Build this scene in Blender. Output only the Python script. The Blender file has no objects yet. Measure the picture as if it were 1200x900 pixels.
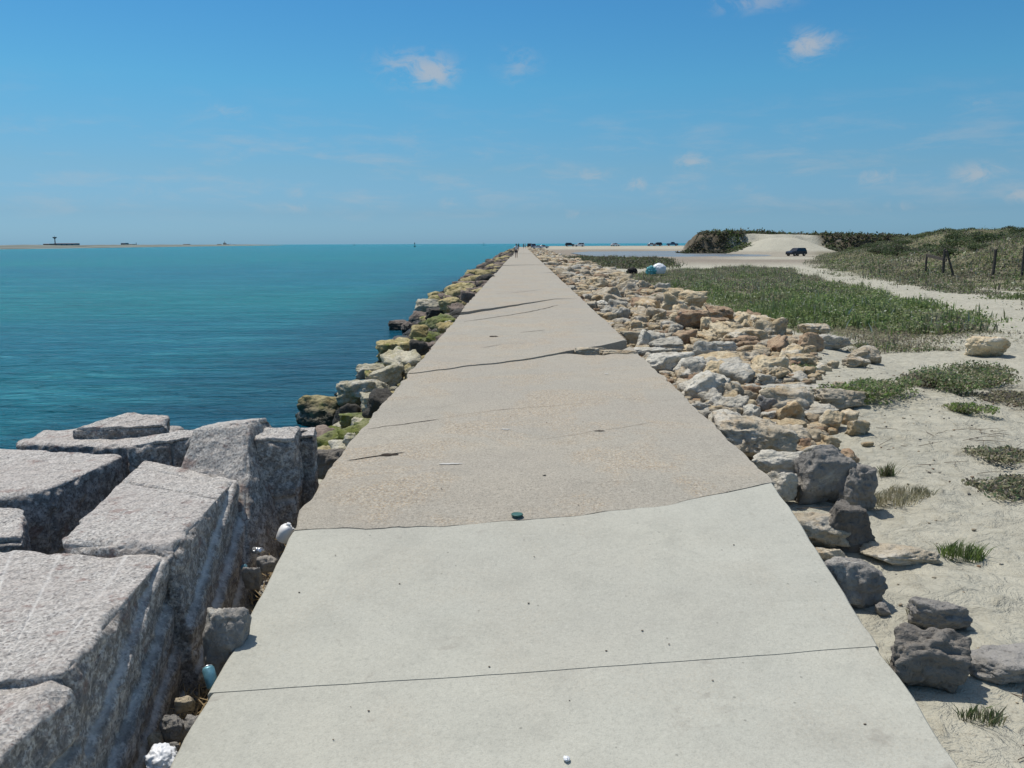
import bpy, bmesh, math, random, bisect
import numpy as np
from mathutils import Vector, Matrix
random.seed(7); RNG = np.random.default_rng(7)
sc = bpy.context.scene
COL = sc.collection

# ------------------------------------------------------------------ camera
F = 970.0; CZ = 1.70; PITCH = math.atan(164.5/F); YAW = math.atan(12/F); ROLL = math.radians(0.2)
cam_d = bpy.data.cameras.new('camera'); cam = bpy.data.objects.new('camera', cam_d); COL.objects.link(cam)
cam_d.sensor_width = 36; cam_d.lens = 36*F/1200; cam_d.clip_start = .05; cam_d.clip_end = 60000
cam.location = (0, 0, CZ)
cam.rotation_euler = (Matrix.Rotation(YAW, 3, 'Z') @ Matrix.Rotation(math.pi/2-PITCH, 3, 'X') @ Matrix.Rotation(-ROLL, 3, 'Z')).to_euler()
sc.camera = cam
RM = np.array(Matrix.Rotation(YAW, 3, 'Z') @ Matrix.Rotation(math.pi/2-PITCH, 3, 'X') @ Matrix.Rotation(-ROLL, 3, 'Z'))
def ray(px, py):
    v = np.array([(px-600)/F, (450-py)/F, -1.0]); return RM @ v          # unit depth along the axis
def P(px, py, z):
    r = ray(px, py); t = (z-CZ)/r[2]; return Vector((r[0]*t, r[1]*t, z))
def Pd(px, py, d):                                                       # at horizontal distance y=d
    r = ray(px, py); t = d/r[1]; return Vector((r[0]*t, d, CZ+r[2]*t))

# ------------------------------------------------------------------ noise
def _hash(ix, iy, iz, seed):
    n = (ix.astype(np.int64)*374761393 + iy.astype(np.int64)*668265263 + iz.astype(np.int64)*2147483647 + seed*1274126177) & 0xffffffff
    n = ((n ^ (n >> 13))*1274126177) & 0xffffffff
    n = ((n ^ (n >> 16))*2246822519) & 0xffffffff
    return ((n ^ (n >> 15)) & 0xffffff)/float(0xffffff)*2-1
def vn(p, seed=0):
    p = np.asarray(p, float); i = np.floor(p); f = p-i; f = f*f*f*(f*(f*6-15)+10)
    i = i.astype(np.int64); out = 0
    for a in (0, 1):
        for b in (0, 1):
            for c in (0, 1):
                w = (f[:,0] if a else 1-f[:,0])*(f[:,1] if b else 1-f[:,1])*(f[:,2] if c else 1-f[:,2])
                out = out + w*_hash(i[:,0]+a, i[:,1]+b, i[:,2]+c, seed)
    return out
def fbm(p, o=4, seed=0, g=.5):
    p = np.asarray(p, float); s = 0; a = 1
    for k in range(o):
        s = s + a*vn(p*(2.03**k)+k*7.1, seed+k); a *= g
    return s
def n2(x, y, s, seed=0, o=3):
    x = np.asarray(x, float).ravel(); y = np.asarray(y, float).ravel()
    return fbm(np.stack([x*s, y*s, x*0+.37], 1), o, seed)
def sm(a, b, x):
    t = np.clip((np.asarray(x, float)-a)/(b-a), 0, 1); return t*t*(3-2*t)

# ------------------------------------------------------------------ heights
SEA = -1.3; XL, XR = -1.48, 1.82
SP_Y = [-3, 2.0, 3.19, 4.0, 5.21, 5.95, 7.7, 30, 100, 500]
SP_Z = [-.62, -.60, -.47, -.35, -.12, -.02, 0, 0, -.02, -.05]
def slabz(y): return np.interp(y, SP_Y, SP_Z)
def land(x, y):
    x = np.asarray(x, float); y = np.asarray(y, float); shp = np.broadcast(x, y).shape
    x, y = np.broadcast_to(x, shp).ravel(), np.broadcast_to(y, shp).ravel()
    z = np.interp(y, [-10, 3, 5, 8, 20, 60, 120, 180, 300, 350, 405, 440, 560], [-.56, -.54, -.5, -.45, -.55, -.85, -1.0, -1.08, -1.08, -.5, .42, .3, -4])
    z = z + .05*n2(x, y, .35, 3)*sm(2, 4, x) + .02*n2(x, y, 1.7, 5)*sm(1.8, 2.6, x)
    # bank of rubble beside the walkway
    e = 6.3+1.2*n2(x*0, y, .08, 9)
    z = z + (.26*sm(7, 12, y)*(1-sm(e-2.0, e+.6, x))*(1-sm(150, 330, y)))
    # hummock under the low plants
    z = z + .18*sm(7, 10, x)*(1-sm(12, 22, x-y*.28))*sm(14, 20, y)*(1-sm(60, 90, y))
    # shallow tidal pool basin
    px_ = x/np.maximum(y, 1)
    pool = sm(.03, .06, px_)*sm(170, 195, y+10*n2(x, y, .03, 11))*(1-sm(285, 310, y))
    z = z - .16*pool
    # green dune to the right
    foot = np.where(y < 64, 24.0, 24+(y-64)*.33)+1.6*n2(x, y, .12, 21)
    ends = (1-sm(150, 235, y))*sm(10, 34, y)
    ridge = sm(0, 19, x-foot)*(1+.22*n2(x, y, .07, 23)+.06*n2(x, y, .3, 24))
    z = z + 3.1*ridge*ends*(1+.10*sm(60, 120, y))
    # near right hollow mound
    z = z + .35*np.exp(-(((x-9.3)/2.2)**2+((y-11.5)/1.5)**2))
    # scarp dune far behind
    w = 2.5*n2(x, y, .11, 31)
    cl = sm(46, 50.5, x+w-.21*np.maximum(y-236, 0))*sm(231, 237, y+w)*(1-sm(330, 400, y))
    z = z + cl*(5.55-1.3*sm(60, 110, x)+.35*n2(x, y, .12, 33))
    # heap of pale sand in front of it
    hp = np.exp(-(np.abs((x-71)/11.5)**2.6+np.abs((y-231)/10.0)**2.2))
    z = np.maximum(z, -1.45+4.5*hp+.1*n2(x, y, .2, 35)*hp)
    # under the walkway and the seaward slope
    sz = slabz(y)
    z = np.where(x < XR+.25, np.minimum(z, sz-.10-.06*sm(5, 6, y)), z)
    wl = -np.interp(y, [0, 13, 19, 30, 45, 70, 400], [3.4, 3.4, 3.5, 3.9, 4.6, 5.0, 5.2])
    t = (XL+.35-x)/np.maximum(XL-wl, .1)
    zl = sz-.24-(sz-.24-SEA)*np.clip(t, 0, 4)*1.0+.05*n2(x, y, 1.1, 41)
    zl = np.maximum(zl, -4.5)
    z = np.where(x < XL+.35, zl, z)
    return z.reshape(shp)
HG = {}
def gz(x, y):
    if not HG: return float(land(np.array([x]), np.array([y]))[0])
    xs_, ys_, Z_ = HG['x'], HG['y'], HG['z']
    i = bisect.bisect_right(xs_, x)-1; j = bisect.bisect_right(ys_, y)-1
    if i < 0 or j < 0 or i >= len(xs_)-1 or j >= len(ys_)-1: return float(land(np.array([x]), np.array([y]))[0])
    u = (x-xs_[i])/(xs_[i+1]-xs_[i]); v = (y-ys_[j])/(ys_[j+1]-ys_[j])
    return float(Z_[j, i]*(1-u)*(1-v)+Z_[j, i+1]*u*(1-v)+Z_[j+1, i]*(1-u)*v+Z_[j+1, i+1]*u*v)
def G(px, py, dmin=1.5, dmax=450):                                      # where the ray through a pixel meets the ground
    r = ray(px, py); d = np.geomspace(dmin, dmax, 1500)/r[1]
    x, y, z = r[0]*d, r[1]*d, CZ+r[2]*d; below = np.nonzero(z < land(x, y))[0]
    k = below[0] if len(below) else -1
    return Vector((x[k], y[k], land(x[k:k+1] if k >= 0 else x[-1:], y[k:k+1] if k >= 0 else y[-1:])[0]))

# ------------------------------------------------------------------ materials
def nt(m): m.use_nodes = True; t = m.node_tree; t.nodes.clear(); return t
def ramp(t, fac, stops, interp='LINEAR'):
    n = t.nodes.new('ShaderNodeValToRGB'); n.color_ramp.interpolation = interp; cr = n.color_ramp
    while len(cr.elements) > 1: cr.elements.remove(cr.elements[-1])
    cr.elements[0].position = stops[0][0]; cr.elements[0].color = col4(stops[0][1])
    for p, c in stops[1:]:
        e = cr.elements.new(p); e.color = col4(c)
    t.links.new(fac, n.inputs[0]); return n.outputs[0]
def col4(c):
    if not hasattr(c, '__len__'): c = (c, c, c)
    return (c[0], c[1], c[2], 1)
def noise(t, vec, scale, detail=4, rough=.55, dist=0.0):
    n = t.nodes.new('ShaderNodeTexNoise'); n.inputs['Scale'].default_value = scale; n.inputs['Detail'].default_value = detail
    n.inputs['Roughness'].default_value = rough; n.inputs['Distortion'].default_value = dist
    t.links.new(vec, n.inputs['Vector']); return n.outputs['Fac']
def voro(t, vec, scale, feature='F1'):
    n = t.nodes.new('ShaderNodeTexVoronoi'); n.feature = feature; n.inputs['Scale'].default_value = scale
    t.links.new(vec, n.inputs['Vector']); return n
def mixc(t, fac, a, b, mode='MIX'):
    n = t.nodes.new('ShaderNodeMix'); n.data_type = 'RGBA'; n.blend_type = mode
    for i, v in ((0, fac), (6, a), (7, b)):
        if hasattr(v, 'is_linked') or hasattr(v, 'links'): t.links.new(v, n.inputs[i])
        elif i == 0: n.inputs[0].default_value = v
        else: n.inputs[i].default_value = col4(v)
    return n.outputs[2]
def math_(t, op, a, b=None, clamp=False):
    n = t.nodes.new('ShaderNodeMath'); n.operation = op; n.use_clamp = clamp
    for i, v in ((0, a), (1, b)):
        if v is None: continue
        if hasattr(v, 'links'): t.links.new(v, n.inputs[i])
        else: n.inputs[i].default_value = v
    return n.outputs[0]
def mapr(t, v, a, b, c=0, d=1, smooth=True):
    n = t.nodes.new('ShaderNodeMapRange'); n.interpolation_type = 'SMOOTHSTEP' if smooth else 'LINEAR'
    t.links.new(v, n.inputs[0])
    for i, x in zip((1, 2, 3, 4), (a, b, c, d)): n.inputs[i].default_value = x
    return n.outputs[0]
def posn(t, kind='world', scale=(1, 1, 1), loc=(0, 0, 0)):
    if kind == 'world': o = t.nodes.new('ShaderNodeNewGeometry').outputs['Position']
    else: o = t.nodes.new('ShaderNodeTexCoord').outputs['Object']
    m = t.nodes.new('ShaderNodeMapping'); m.inputs['Scale'].default_value = scale; m.inputs['Location'].default_value = loc
    t.links.new(o, m.inputs['Vector']); return m.outputs[0]
def finish(t, colr, rough=.9, bump=None, spec=.3, extra=None):
    b = t.nodes.new('ShaderNodeBsdfPrincipled'); o = t.nodes.new('ShaderNodeOutputMaterial'); t.links.new(b.outputs[0], o.inputs[0])
    if hasattr(colr, 'links'): t.links.new(colr, b.inputs['Base Color'])
    else: b.inputs['Base Color'].default_value = col4(colr)
    if hasattr(rough, 'links'): t.links.new(rough, b.inputs['Roughness'])
    else: b.inputs['Roughness'].default_value = rough
    b.inputs['Specular IOR Level'].default_value = spec
    prev = None
    for h, dist, st in (bump or []):
        n = t.nodes.new('ShaderNodeBump'); n.inputs['Distance'].default_value = dist; n.inputs['Strength'].default_value = st
        t.links.new(h, n.inputs['Height'])
        if prev: t.links.new(prev, n.inputs['Normal'])
        prev = n.outputs[0]
    if prev: t.links.new(prev, b.inputs['Normal'])
    for k, v in (extra or {}).items():
        if hasattr(v, 'links'): t.links.new(v, b.inputs[k])
        else: b.inputs[k].default_value = v
    return b
def attr(t, name, out='Color'):
    n = t.nodes.new('ShaderNodeAttribute'); n.attribute_name = name; return n.outputs[out]
def new(name): return bpy.data.materials.new(name)
def flat(name, c, rough=.6, spec=.4, metal=0.0, var=.12, scale=8.0):
    m = new(name); t = nt(m); p = posn(t, 'obj')
    f = noise(t, p, scale, 3)
    cc = ramp(t, f, [(.3, tuple(v*(1-var) for v in c)), (.7, tuple(min(1, v*(1+var)) for v in c))])
    finish(t, cc, rough, [(f, .01, .3)], spec, {'Metallic': metal}); return m

def concrete(name, base, warm, speck, gravel):
    m = new(name); t = nt(m); p = posn(t)
    big = noise(t, p, .55, 5, .6, .4); mid = noise(t, p, 4.0, 6, .65); fine = noise(t, p, 90, 3, .7); vf = noise(t, p, 260, 2, .6)
    c = mixc(t, mapr(t, big, .35, .68), base, warm)
    c = mixc(t, mapr(t, mid, .42, .75, 0, .38), c, tuple(v*.74 for v in base))
    streak = noise(t, posn(t, 'world', (.35, 2.2, 1)), 1.3, 6, .65)
    pk = noise(t, p, .33, 4, .6, .5); c = mixc(t, mapr(t, pk, .4, .62, 0, speck*.8), c, (.34, .305, .255))
    c = mixc(t, mapr(t, streak, .55, .72, 0, .35), c, tuple(v*1.16 for v in base))
    g = mapr(t, noise(t, p, .9, 6, .65, .6), .47, .60, .08*gravel, min(1.0, gravel*1.25))
    v1 = voro(t, p, 62); g2 = math_(t, 'MULTIPLY', g, mapr(t, v1.outputs['Distance'], .35, .6, 1, .25))
    c = mixc(t, g2, c, ramp(t, v1.outputs['Color'], [(.0, (.46, .37, .24)), (.35, (.24, .19, .14)), (.55, (.52, .46, .36)), (.8, (.40, .30, .19)), (1, (.30, .25, .19))]))
    c = mixc(t, mapr(t, fine, .58, .78, 0, speck), c, tuple(v*.42 for v in base))
    c = mixc(t, mapr(t, vf, .6, .8, 0, speck*.6), c, tuple(min(.75, v*1.35) for v in base))
    pv = voro(t, p, 7.0); pit = mapr(t, pv.outputs['Distance'], .035, .06, 1, 0)
    c = mixc(t, math_(t, 'MULTIPLY', pit, .55), c, tuple(v*.35 for v in base))
    m1 = noise(t, p, 22, 5, .75); m2 = noise(t, p, 48, 3, .8); m3 = noise(t, p, 120, 2, .8)
    c = mixc(t, mapr(t, m1, .5, .66, 0, .30*speck/.5), c, tuple(v*.66 for v in base)); c = mixc(t, mapr(t, m2, .53, .66, 0, .55*speck/.5), c, tuple(v*.55 for v in base))
    c = mixc(t, mapr(t, m3, .52, .64, 0, .45*speck/.5), c, tuple(v*.5 for v in base)); c = mixc(t, mapr(t, m2, .46, .34, 0, .45*speck/.5), c, tuple(min(.8, v*1.35) for v in base))
    c = mixc(t, mapr(t, noise(t, p, 1.1, 5, .65, .9), .56, .7, 0, .28), c, tuple(v*.72 for v in base))
    st = math_(t, 'MULTIPLY', mapr(t, noise(t, p, 2.3, 5, .6, 1.5), .64, .72), .25)
    c = mixc(t, st, c, (.16, .13, .11))
    finish(t, c, .93, [(mid, .02, .35), (fine, .004, .6), (v1.outputs['Distance'], .004, gravel*.8)], .25); return m
M = {}
M['new_concrete'] = concrete('smooth grey concrete', (.425, .42, .36), (.455, .445, .375), .24, .10)
M['old_concrete'] = concrete('weathered gravelly concrete', (.352, .327, .272), (.39, .353, .285), .6, .8)
M['crack_faint'] = flat('dust in fine crack', (.17, .14, .11), 1, .1)
M['crack'] = flat('dirt in crack', (.045, .036, .028), 1, .1)
M['patch'] = flat('pale scuff', (.47, .455, .42), .9, .2)

def sand_mat():
    m = new('beach sand'); t = nt(m); p = posn(t)
    tint = attr(t, 'tint')
    a = noise(t, p, .9, 6, .6, .3); b = noise(t, p, 7, 5, .65, .5); f = noise(t, p, 160, 2, .7)
    c = mixc(t, mapr(t, a, .35, .7, 0, .25), tint, (.80, .80, .78), 'MULTIPLY')
    c = mixc(t, mapr(t, b, .5, .7, 0, .55), c, (.70, .67, .62), 'MULTIPLY')
    c = mixc(t, mapr(t, f, .55, .8, 0, .35), c, (.55, .5, .45), 'MULTIPLY')
    # stranded litter of dead stalks
    s = noise(t, posn(t, 'world', (1, 3.0, 1)), 16, 5, .7, 1.2); near = mapr(t, noise(t, p, .7, 5, .65), .42, .58)
    c = mixc(t, math_(t, 'MULTIPLY', mapr(t, s, .56, .68, 0, .7), near), c, (.19, .165, .13))
    foot = voro(t, p, 2.6, 'SMOOTH_F1')
    finish(t, c, .95, [(a, .12, .5), (foot.outputs['Distance'], .16, .6), (b, .08, 1.0), (f, .004, .5)], .15)
    return m
M['sand'] = sand_mat()

def rock_mat(name, c1, c2, stain, stain_amt=.5, white=0.0, seaside=False, dark=.35, algae=0.0):
    m = new(name); t = nt(m); w = posn(t)
    oi = t.nodes.new('ShaderNodeObjectInfo').outputs['Random']
    ad = t.nodes.new('ShaderNodeVectorMath'); ad.operation = 'ADD'; t.links.new(w, ad.inputs[0])
    cb = t.nodes.new('ShaderNodeCombineXYZ'); t.links.new(math_(t, 'MULTIPLY', oi, 31.0), cb.inputs[0]); t.links.new(cb.outputs[0], ad.inputs[1]); p = ad.outputs[0]
    a = noise(t, p, 2.2, 6, .62, .5); b = noise(t, p, 13, 6, .7, .3); f = noise(t, p, 70, 4, .7)
    c = mixc(t, mapr(t, a, .32, .68), c1, c2)
    s = noise(t, p, 3.7, 5, .6, 1.0)
    c = mixc(t, mapr(t, s, .5, .66, 0, stain_amt), c, stain)
    c = mixc(t, mapr(t, b, .5, .72, 0, dark), c, tuple(v*.38 for v in c1))
    if white: c = mixc(t, mapr(t, noise(t, p, 1.6, 6, .7, .8), .6-.25*white, .72-.25*white, 0, .75), c, (.58, .55, .475))
    c = mixc(t, mapr(t, f, .58, .75, 0, .35), c, tuple(v*.5 for v in c1))
    pits = voro(t, p, 22); pm = math_(t, 'MULTIPLY', mapr(t, pits.outputs['Distance'], .12, .3, 1, 0), mapr(t, s, .4, .62))
    c = mixc(t, math_(t, 'MULTIPLY', pm, .5), c, tuple(v*.33 for v in c1))
    br = t.nodes.new('ShaderNodeHueSaturation'); t.links.new(mapr(t, oi, 0, 1, .82, 1.16, False), br.inputs['Value']); t.links.new(c, br.inputs['Color']); c = br.outputs[0]
    rough = .88
    if algae:
        c = mixc(t, mapr(t, noise(t, p, 2.7, 5, .65, .7), .62-.2*algae, .74-.2*algae, 0, .85), c, (.13, .155, .025))
    if seaside:                                                   # wet, weed-dark foot just above the water line
        z = t.nodes.new('ShaderNodeSeparateXYZ'); t.links.new(w, z.inputs[0])
        zz = math_(t, 'ADD', z.outputs[2], math_(t, 'MULTIPLY', math_(t, 'SUBTRACT', a, .5), .7))
        wet = mapr(t, zz, SEA+.18, SEA+.48, 1, 0)
        c = mixc(t, math_(t, 'MULTIPLY', wet, .9), c, (.022, .021, .014)); rough = mapr(t, wet, 0, 1, .88, .35)
    layer = noise(t, posn(t, 'world', (1, 1, 4)), 5, 4, .6, .4)
    ck = voro(t, p, 7); ck2 = voro(t, p, 19)
    finish(t, c, rough, [(ck.outputs['Distance'], .07, .45), (ck2.outputs['Distance'], .03, .45), (a, .10, .5), (layer, .04, .5), (b, .035, .9), (pits.outputs['Distance'], .02, .35), (f, .008, .8)], .3); return m
M['honey'] = rock_mat('honey limestone', (.48, .375, .225), (.58, .495, .345), (.41, .25, .115), .6, .25)
M['cream'] = rock_mat('cream limestone', (.42, .355, .25), (.49, .43, .33), (.38, .25, .12), .45, .3)
M['white'] = rock_mat('bleached limestone', (.42, .39, .32), (.54, .51, .43), (.34, .27, .17), .45, .5)
M['brown'] = rock_mat('rusty brown limestone', (.31, .205, .13), (.42, .32, .21), (.24, .13, .08), .6, .1)
M['grey'] = rock_mat('grey rock', (.235, .222, .20), (.33, .31, .28), (.34, .32, .29), .4, .1)
M['dark'] = rock_mat('dark brown grey rock', (.14, .127, .11), (.225, .205, .178), (.24, .215, .18), .4, 0)
M['olive'] = rock_mat('algae stained shore rock', (.36, .285, .12), (.45, .39, .22), (.17, .13, .05), .6, .0, True, .5, .35)
M['pale_shore'] = rock_mat('pale shore rock', (.42, .385, .27), (.52, .48, .37), (.28, .24, .11), .5, .35, True, .4, .15)
M['green_shore'] = rock_mat('green weed covered rock', (.16, .17, .06), (.24, .24, .13), (.07, .12, .02), .7, .0, True, .4, .75)
M['black_shore'] = rock_mat('black wet rock', (.045, .043, .038), (.085, .078, .066), (.15, .13, .10), .4, .0, True, .3)
M['brown_shore'] = rock_mat('pinkish brown shore rock', (.165, .128, .105), (.27, .215, .175), (.09, .075, .06), .5, .0, True, .4, .1)

def granite():
    m = new('pink grey granite'); t = nt(m); w = posn(t); p = w
    sp = voro(t, p, 85); sp2 = voro(t, p, 46); a = noise(t, p, 1.7, 5, .6, .4); b = noise(t, p, 9, 6, .7, .4); f = noise(t, p, 60, 4, .75)
    c = ramp(t, sp.outputs['Color'], [(.0, (.14, .13, .122)), (.2, (.40, .37, .335)), (.5, (.54, .505, .455)), (.72, (.68, .645, .59)), (1, (.36, .30, .26))])
    c = mixc(t, mapr(t, sp2.outputs['Distance'], .12, .42, .6, 0), c, (.11, .105, .10))
    c = mixc(t, mapr(t, a, .35, .7, 0, .4), c, (.47, .41, .365))
    c = mixc(t, mapr(t, f, .52, .68, 0, .5), c, (.16, .14, .125))
    # dark lichen patina growing on the steep quarried faces
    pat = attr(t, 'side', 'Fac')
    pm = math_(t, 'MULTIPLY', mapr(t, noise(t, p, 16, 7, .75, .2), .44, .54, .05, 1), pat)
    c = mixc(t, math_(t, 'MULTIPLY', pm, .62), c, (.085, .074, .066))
    c = mixc(t, math_(t, 'MULTIPLY', mapr(t, noise(t, p, 5.5, 5, .7), .57, .66), .55), c, (.22, .125, .10))
    c = mixc(t, math_(t, 'MULTIPLY', attr(t, 'streak', 'Fac'), .85), c, (.70, .67, .62))
    ck = voro(t, p, 300)
    fr = voro(t, p, 11); fr2 = voro(t, p, 31)
    finish(t, c, .82, [(fr.outputs['Distance'], .05, .45), (fr2.outputs['Distance'], .02, .55), (b, .03, .7), (f, .012, 1.0), (ck.outputs['Distance'], .003, .5)], .4); return m
M['granite'] = granite()

def water():
    m = new('sea water'); t = nt(m)
    # coloured water: turbid green patches and bluer wind lanes lying across the channel, plus painted wave streaks
    lane = noise(t, posn(t, 'world', (.010, .035, 1)), 1.0, 5, .6, .6)
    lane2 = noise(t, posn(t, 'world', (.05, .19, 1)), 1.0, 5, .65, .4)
    c = mixc(t, mapr(t, lane, .38, .62), (.004, .198, .212), (.004, .155, .222))
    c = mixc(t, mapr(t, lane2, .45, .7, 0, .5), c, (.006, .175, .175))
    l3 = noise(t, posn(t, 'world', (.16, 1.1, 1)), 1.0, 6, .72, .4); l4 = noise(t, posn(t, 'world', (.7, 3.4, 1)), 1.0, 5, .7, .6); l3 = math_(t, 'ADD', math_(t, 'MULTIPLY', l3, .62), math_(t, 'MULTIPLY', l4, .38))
    c = mixc(t, mapr(t, l3, .50, .62, 0, .62), c, (.006, .085, .135))  # darker streaks painted for wave slopes turned from the sky
    c = mixc(t, mapr(t, l3, .49, .39, 0, .7), c, (.045, .30, .345))  # pale streaks painted where wave slopes would reflect the sky
    # darker over the sunken stone at the foot of the jetty
    s = t.nodes.new('ShaderNodeSeparateXYZ'); t.links.new(posn(t), s.inputs[0])
    x = math_(t, 'ADD', s.outputs[0], math_(t, 'MULTIPLY', math_(t, 'SUBTRACT', noise(t, posn(t), .25, 4), .5), 5))
    near = math_(t, 'MULTIPLY', mapr(t, x, -10.5, -4.6, 0, 1), mapr(t, s.outputs[1], 50, 110, 1, 0))
    c = mixc(t, math_(t, 'MULTIPLY', near, .65), c, (.004, .05, .105))
    w1 = noise(t, posn(t, 'world', (.55, 1.5, 1), (3, 2, 0)), 1.0, 4, .55, .8)
    w2 = noise(t, posn(t, 'world', (1.5, 4.2, 1)), 1.3, 5, .65, 1.0)
    w3 = noise(t, posn(t, 'world', (.12, .34, 1)), 1.0, 4, .55, .4)
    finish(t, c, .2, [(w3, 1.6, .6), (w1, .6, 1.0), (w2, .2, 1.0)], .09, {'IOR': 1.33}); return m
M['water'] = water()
def poolm():
    m = new('shallow pool water'); t = nt(m)
    c = mixc(t, mapr(t, noise(t, posn(t, 'world', (.02, .12, 1)), 1, 5), .4, .62), (.22, .21, .185), (.14, .16, .165))
    finish(t, c, mapr(t, noise(t, posn(t, 'world', (.03, .2, 1)), 1, 4), .4, .6, .25, .5), [(noise(t, posn(t, 'world', (.6, 2, 1)), 1.2, 4), .02, .3)], .5); return m
M['pool'] = poolm()
def leafm(name, rough=.7):
    m = new(name); t = nt(m); c = attr(t, 'tint')
    c = mixc(t, mapr(t, noise(t, posn(t), 3, 3), .35, .7, 0, .35), c, (.62, .66, .55), 'MULTIPLY')
    b = finish(t, c, rough, None, .25)
    o = [n for n in t.nodes if n.type == 'OUTPUT_MATERIAL'][0]; tr = t.nodes.new('ShaderNodeBsdfTranslucent'); t.links.new(c, tr.inputs[0])
    mx = t.nodes.new('ShaderNodeMixShader'); mx.inputs[0].default_value = .38; t.links.new(b.outputs[0], mx.inputs[1]); t.links.new(tr.outputs[0], mx.inputs[2]); t.links.new(mx.outputs[0], o.inputs[0]); return m
M['leaf'] = leafm('low leaves')
M['straw'] = flat('dry reed straw', (.36, .27, .15), .9, .2, 0, .3, 20)
M['twig'] = flat('dead twig', (.13, .10, .075), .95, .1, 0, .3, 20)
M['wood'] = flat('weathered grey timber', (.085, .075, .065), .95, .1, 0, .3, 5)
M['white_plastic'] = flat('white plastic', (.72, .71, .68), .4, .5, 0, .04)
M['teal_cloth'] = flat('teal tarpaulin', (.10, .36, .38), .6, .4, 0, .2)
M['can_teal'] = flat('pale blue can paint', (.12, .27, .32), .45, .5, .3, .25, 30)
M['alu'] = flat('aluminium', (.65, .66, .67), .3, .5, .9, .05)
M['bag'] = flat('thin white bag film', (.74, .75, .76), .45, .5, 0, .08)
M['lid_green'] = flat('dark green plastic', (.035, .11, .09), .5, .5, 0, .1)
M['glass_dark'] = flat('dark car glass', (.015, .018, .022), .12, .6, 0, .05)
M['tyre'] = flat('tyre rubber', (.02, .02, .02), .85, .2, 0, .1)
M['rim'] = flat('wheel rim metal', (.4, .4, .42), .35, .5, .8, .05)
M['lampw'] = flat('clear lamp lens', (.6, .6, .6), .2, .6, 0, .05)
M['lampr'] = flat('red lamp lens', (.35, .02, .02), .2, .6, 0, .05)
for k, c in dict(car_white=(.72, .72, .72), car_navy=(.022, .03, .05), car_black=(.02, .02, .022), car_silver=(.40, .42, .44), car_blue=(.05, .09, .18), car_red=(.25, .03, .03)).items():
    M[k] = flat(k.replace('_', ' paint '), c, .28, .6, .1, .04)
M['skin'] = flat('skin', (.38, .22, .15), .6, .4, 0, .05)
M['shirt_white'] = flat('pale shirt cloth', (.62, .62, .62), .9, .2, 0, .08)
M['shirt_dark'] = flat('dark shirt cloth', (.04, .045, .06), .9, .2, 0, .1)
M['shorts'] = flat('dark shorts cloth', (.05, .05, .065), .9, .2, 0, .1)
M['hair'] = flat('brown hair', (.05, .03, .02), .8, .2, 0, .2)
M['shore_land'] = flat('far shore ground', (.17, .185, .16), .95, .1, 0, .4, .02)
M['far_grey'] = flat('far grey building wall', (.20, .22, .25), .8, .2, 0, .1, .1)
M['far_brown'] = flat('far brown painted steel', (.22, .14, .13), .8, .2, 0, .15, .1)
M['far_pale'] = flat('far pale wall', (.42, .40, .37), .8, .2, 0, .1, .1)
M['hull_red'] = flat('red brown ship hull', (.26, .10, .08), .6, .3, 0, .1, .1)
M['steel_dark'] = flat('dark marker steel', (.03, .05, .045), .6, .3, 0, .1, 1)

# ------------------------------------------------------------------ object helpers
def mkmesh(name, verts, faces, mat=None, smooth=True, attrs=None):
    me = bpy.data.meshes.new(name); verts = np.asarray(verts, float)
    if isinstance(faces, np.ndarray):
        n, k = faces.shape; me.vertices.add(len(verts)); me.vertices.foreach_set('co', verts.ravel())
        me.loops.add(n*k); me.loops.foreach_set('vertex_index', faces.ravel().astype(np.int32))
        me.polygons.add(n); me.polygons.foreach_set('loop_start', np.arange(0, n*k, k, dtype=np.int32)); me.update(calc_edges=True)
    else:
        me.from_pydata([tuple(v) for v in verts], [], [tuple(f) for f in faces])
    if smooth: me.polygons.foreach_set('use_smooth', np.ones(len(me.polygons), bool))
    for k, v in (attrs or {}).items():
        v = np.asarray(v, float)
        if v.ndim == 2:
            a = me.attributes.new(k, 'FLOAT_COLOR', 'POINT'); a.data.foreach_set('color', np.hstack([v, np.ones((len(v), 1))]).ravel())
        else:
            a = me.attributes.new(k, 'FLOAT', 'POINT'); a.data.foreach_set('value', v)
    if mat: me.materials.append(mat)
    me.validate(); me.update(); return me
def link(name, me, parent=None, loc=None, rot=None, scale=None):
    o = bpy.data.objects.new(name, me); COL.objects.link(o)
    if parent: o.parent = parent
    if loc is not None: o.location = loc
    if rot is not None: o.rotation_euler = rot
    if scale is not None: o.scale = scale
    return o
def tag(o, label=None, cat=None, group=None, kind=None):
    if label: o['label'] = label
    if cat: o['category'] = cat
    if group: o['group'] = group
    if kind: o['kind'] = kind
    return o
def bm_mesh(name, bm, mat, smooth=False):
    me = bpy.data.meshes.new(name); bm.normal_update(); bm.to_mesh(me); bm.free(); me.materials.append(mat)
    if smooth: me.polygons.foreach_set('use_smooth', np.ones(len(me.polygons), bool))
    return me
def box(bm, c, s, rot=None, bev=0.0, taper=None):
    r = bmesh.ops.create_cube(bm, size=1); vs = r['verts']
    for v in vs:
        k = v.co.copy()
        if taper and k.z > 0: k.x *= taper[0]; k.y *= taper[1]
        v.co = Vector((k.x*s[0], k.y*s[1], k.z*s[2]))
    if bev:
        es = list({e for v in vs for e in v.link_edges}); b = bmesh.ops.bevel(bm, geom=es, offset=bev, segments=2, affect='EDGES'); vs = list({v for f in b['faces'] for v in f.verts} | {v for v in vs if v.is_valid})
    mt = Matrix.Translation(c) @ (rot.to_4x4() if rot else Matrix.Identity(4))
    bmesh.ops.transform(bm, matrix=mt, verts=vs); return vs
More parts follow.
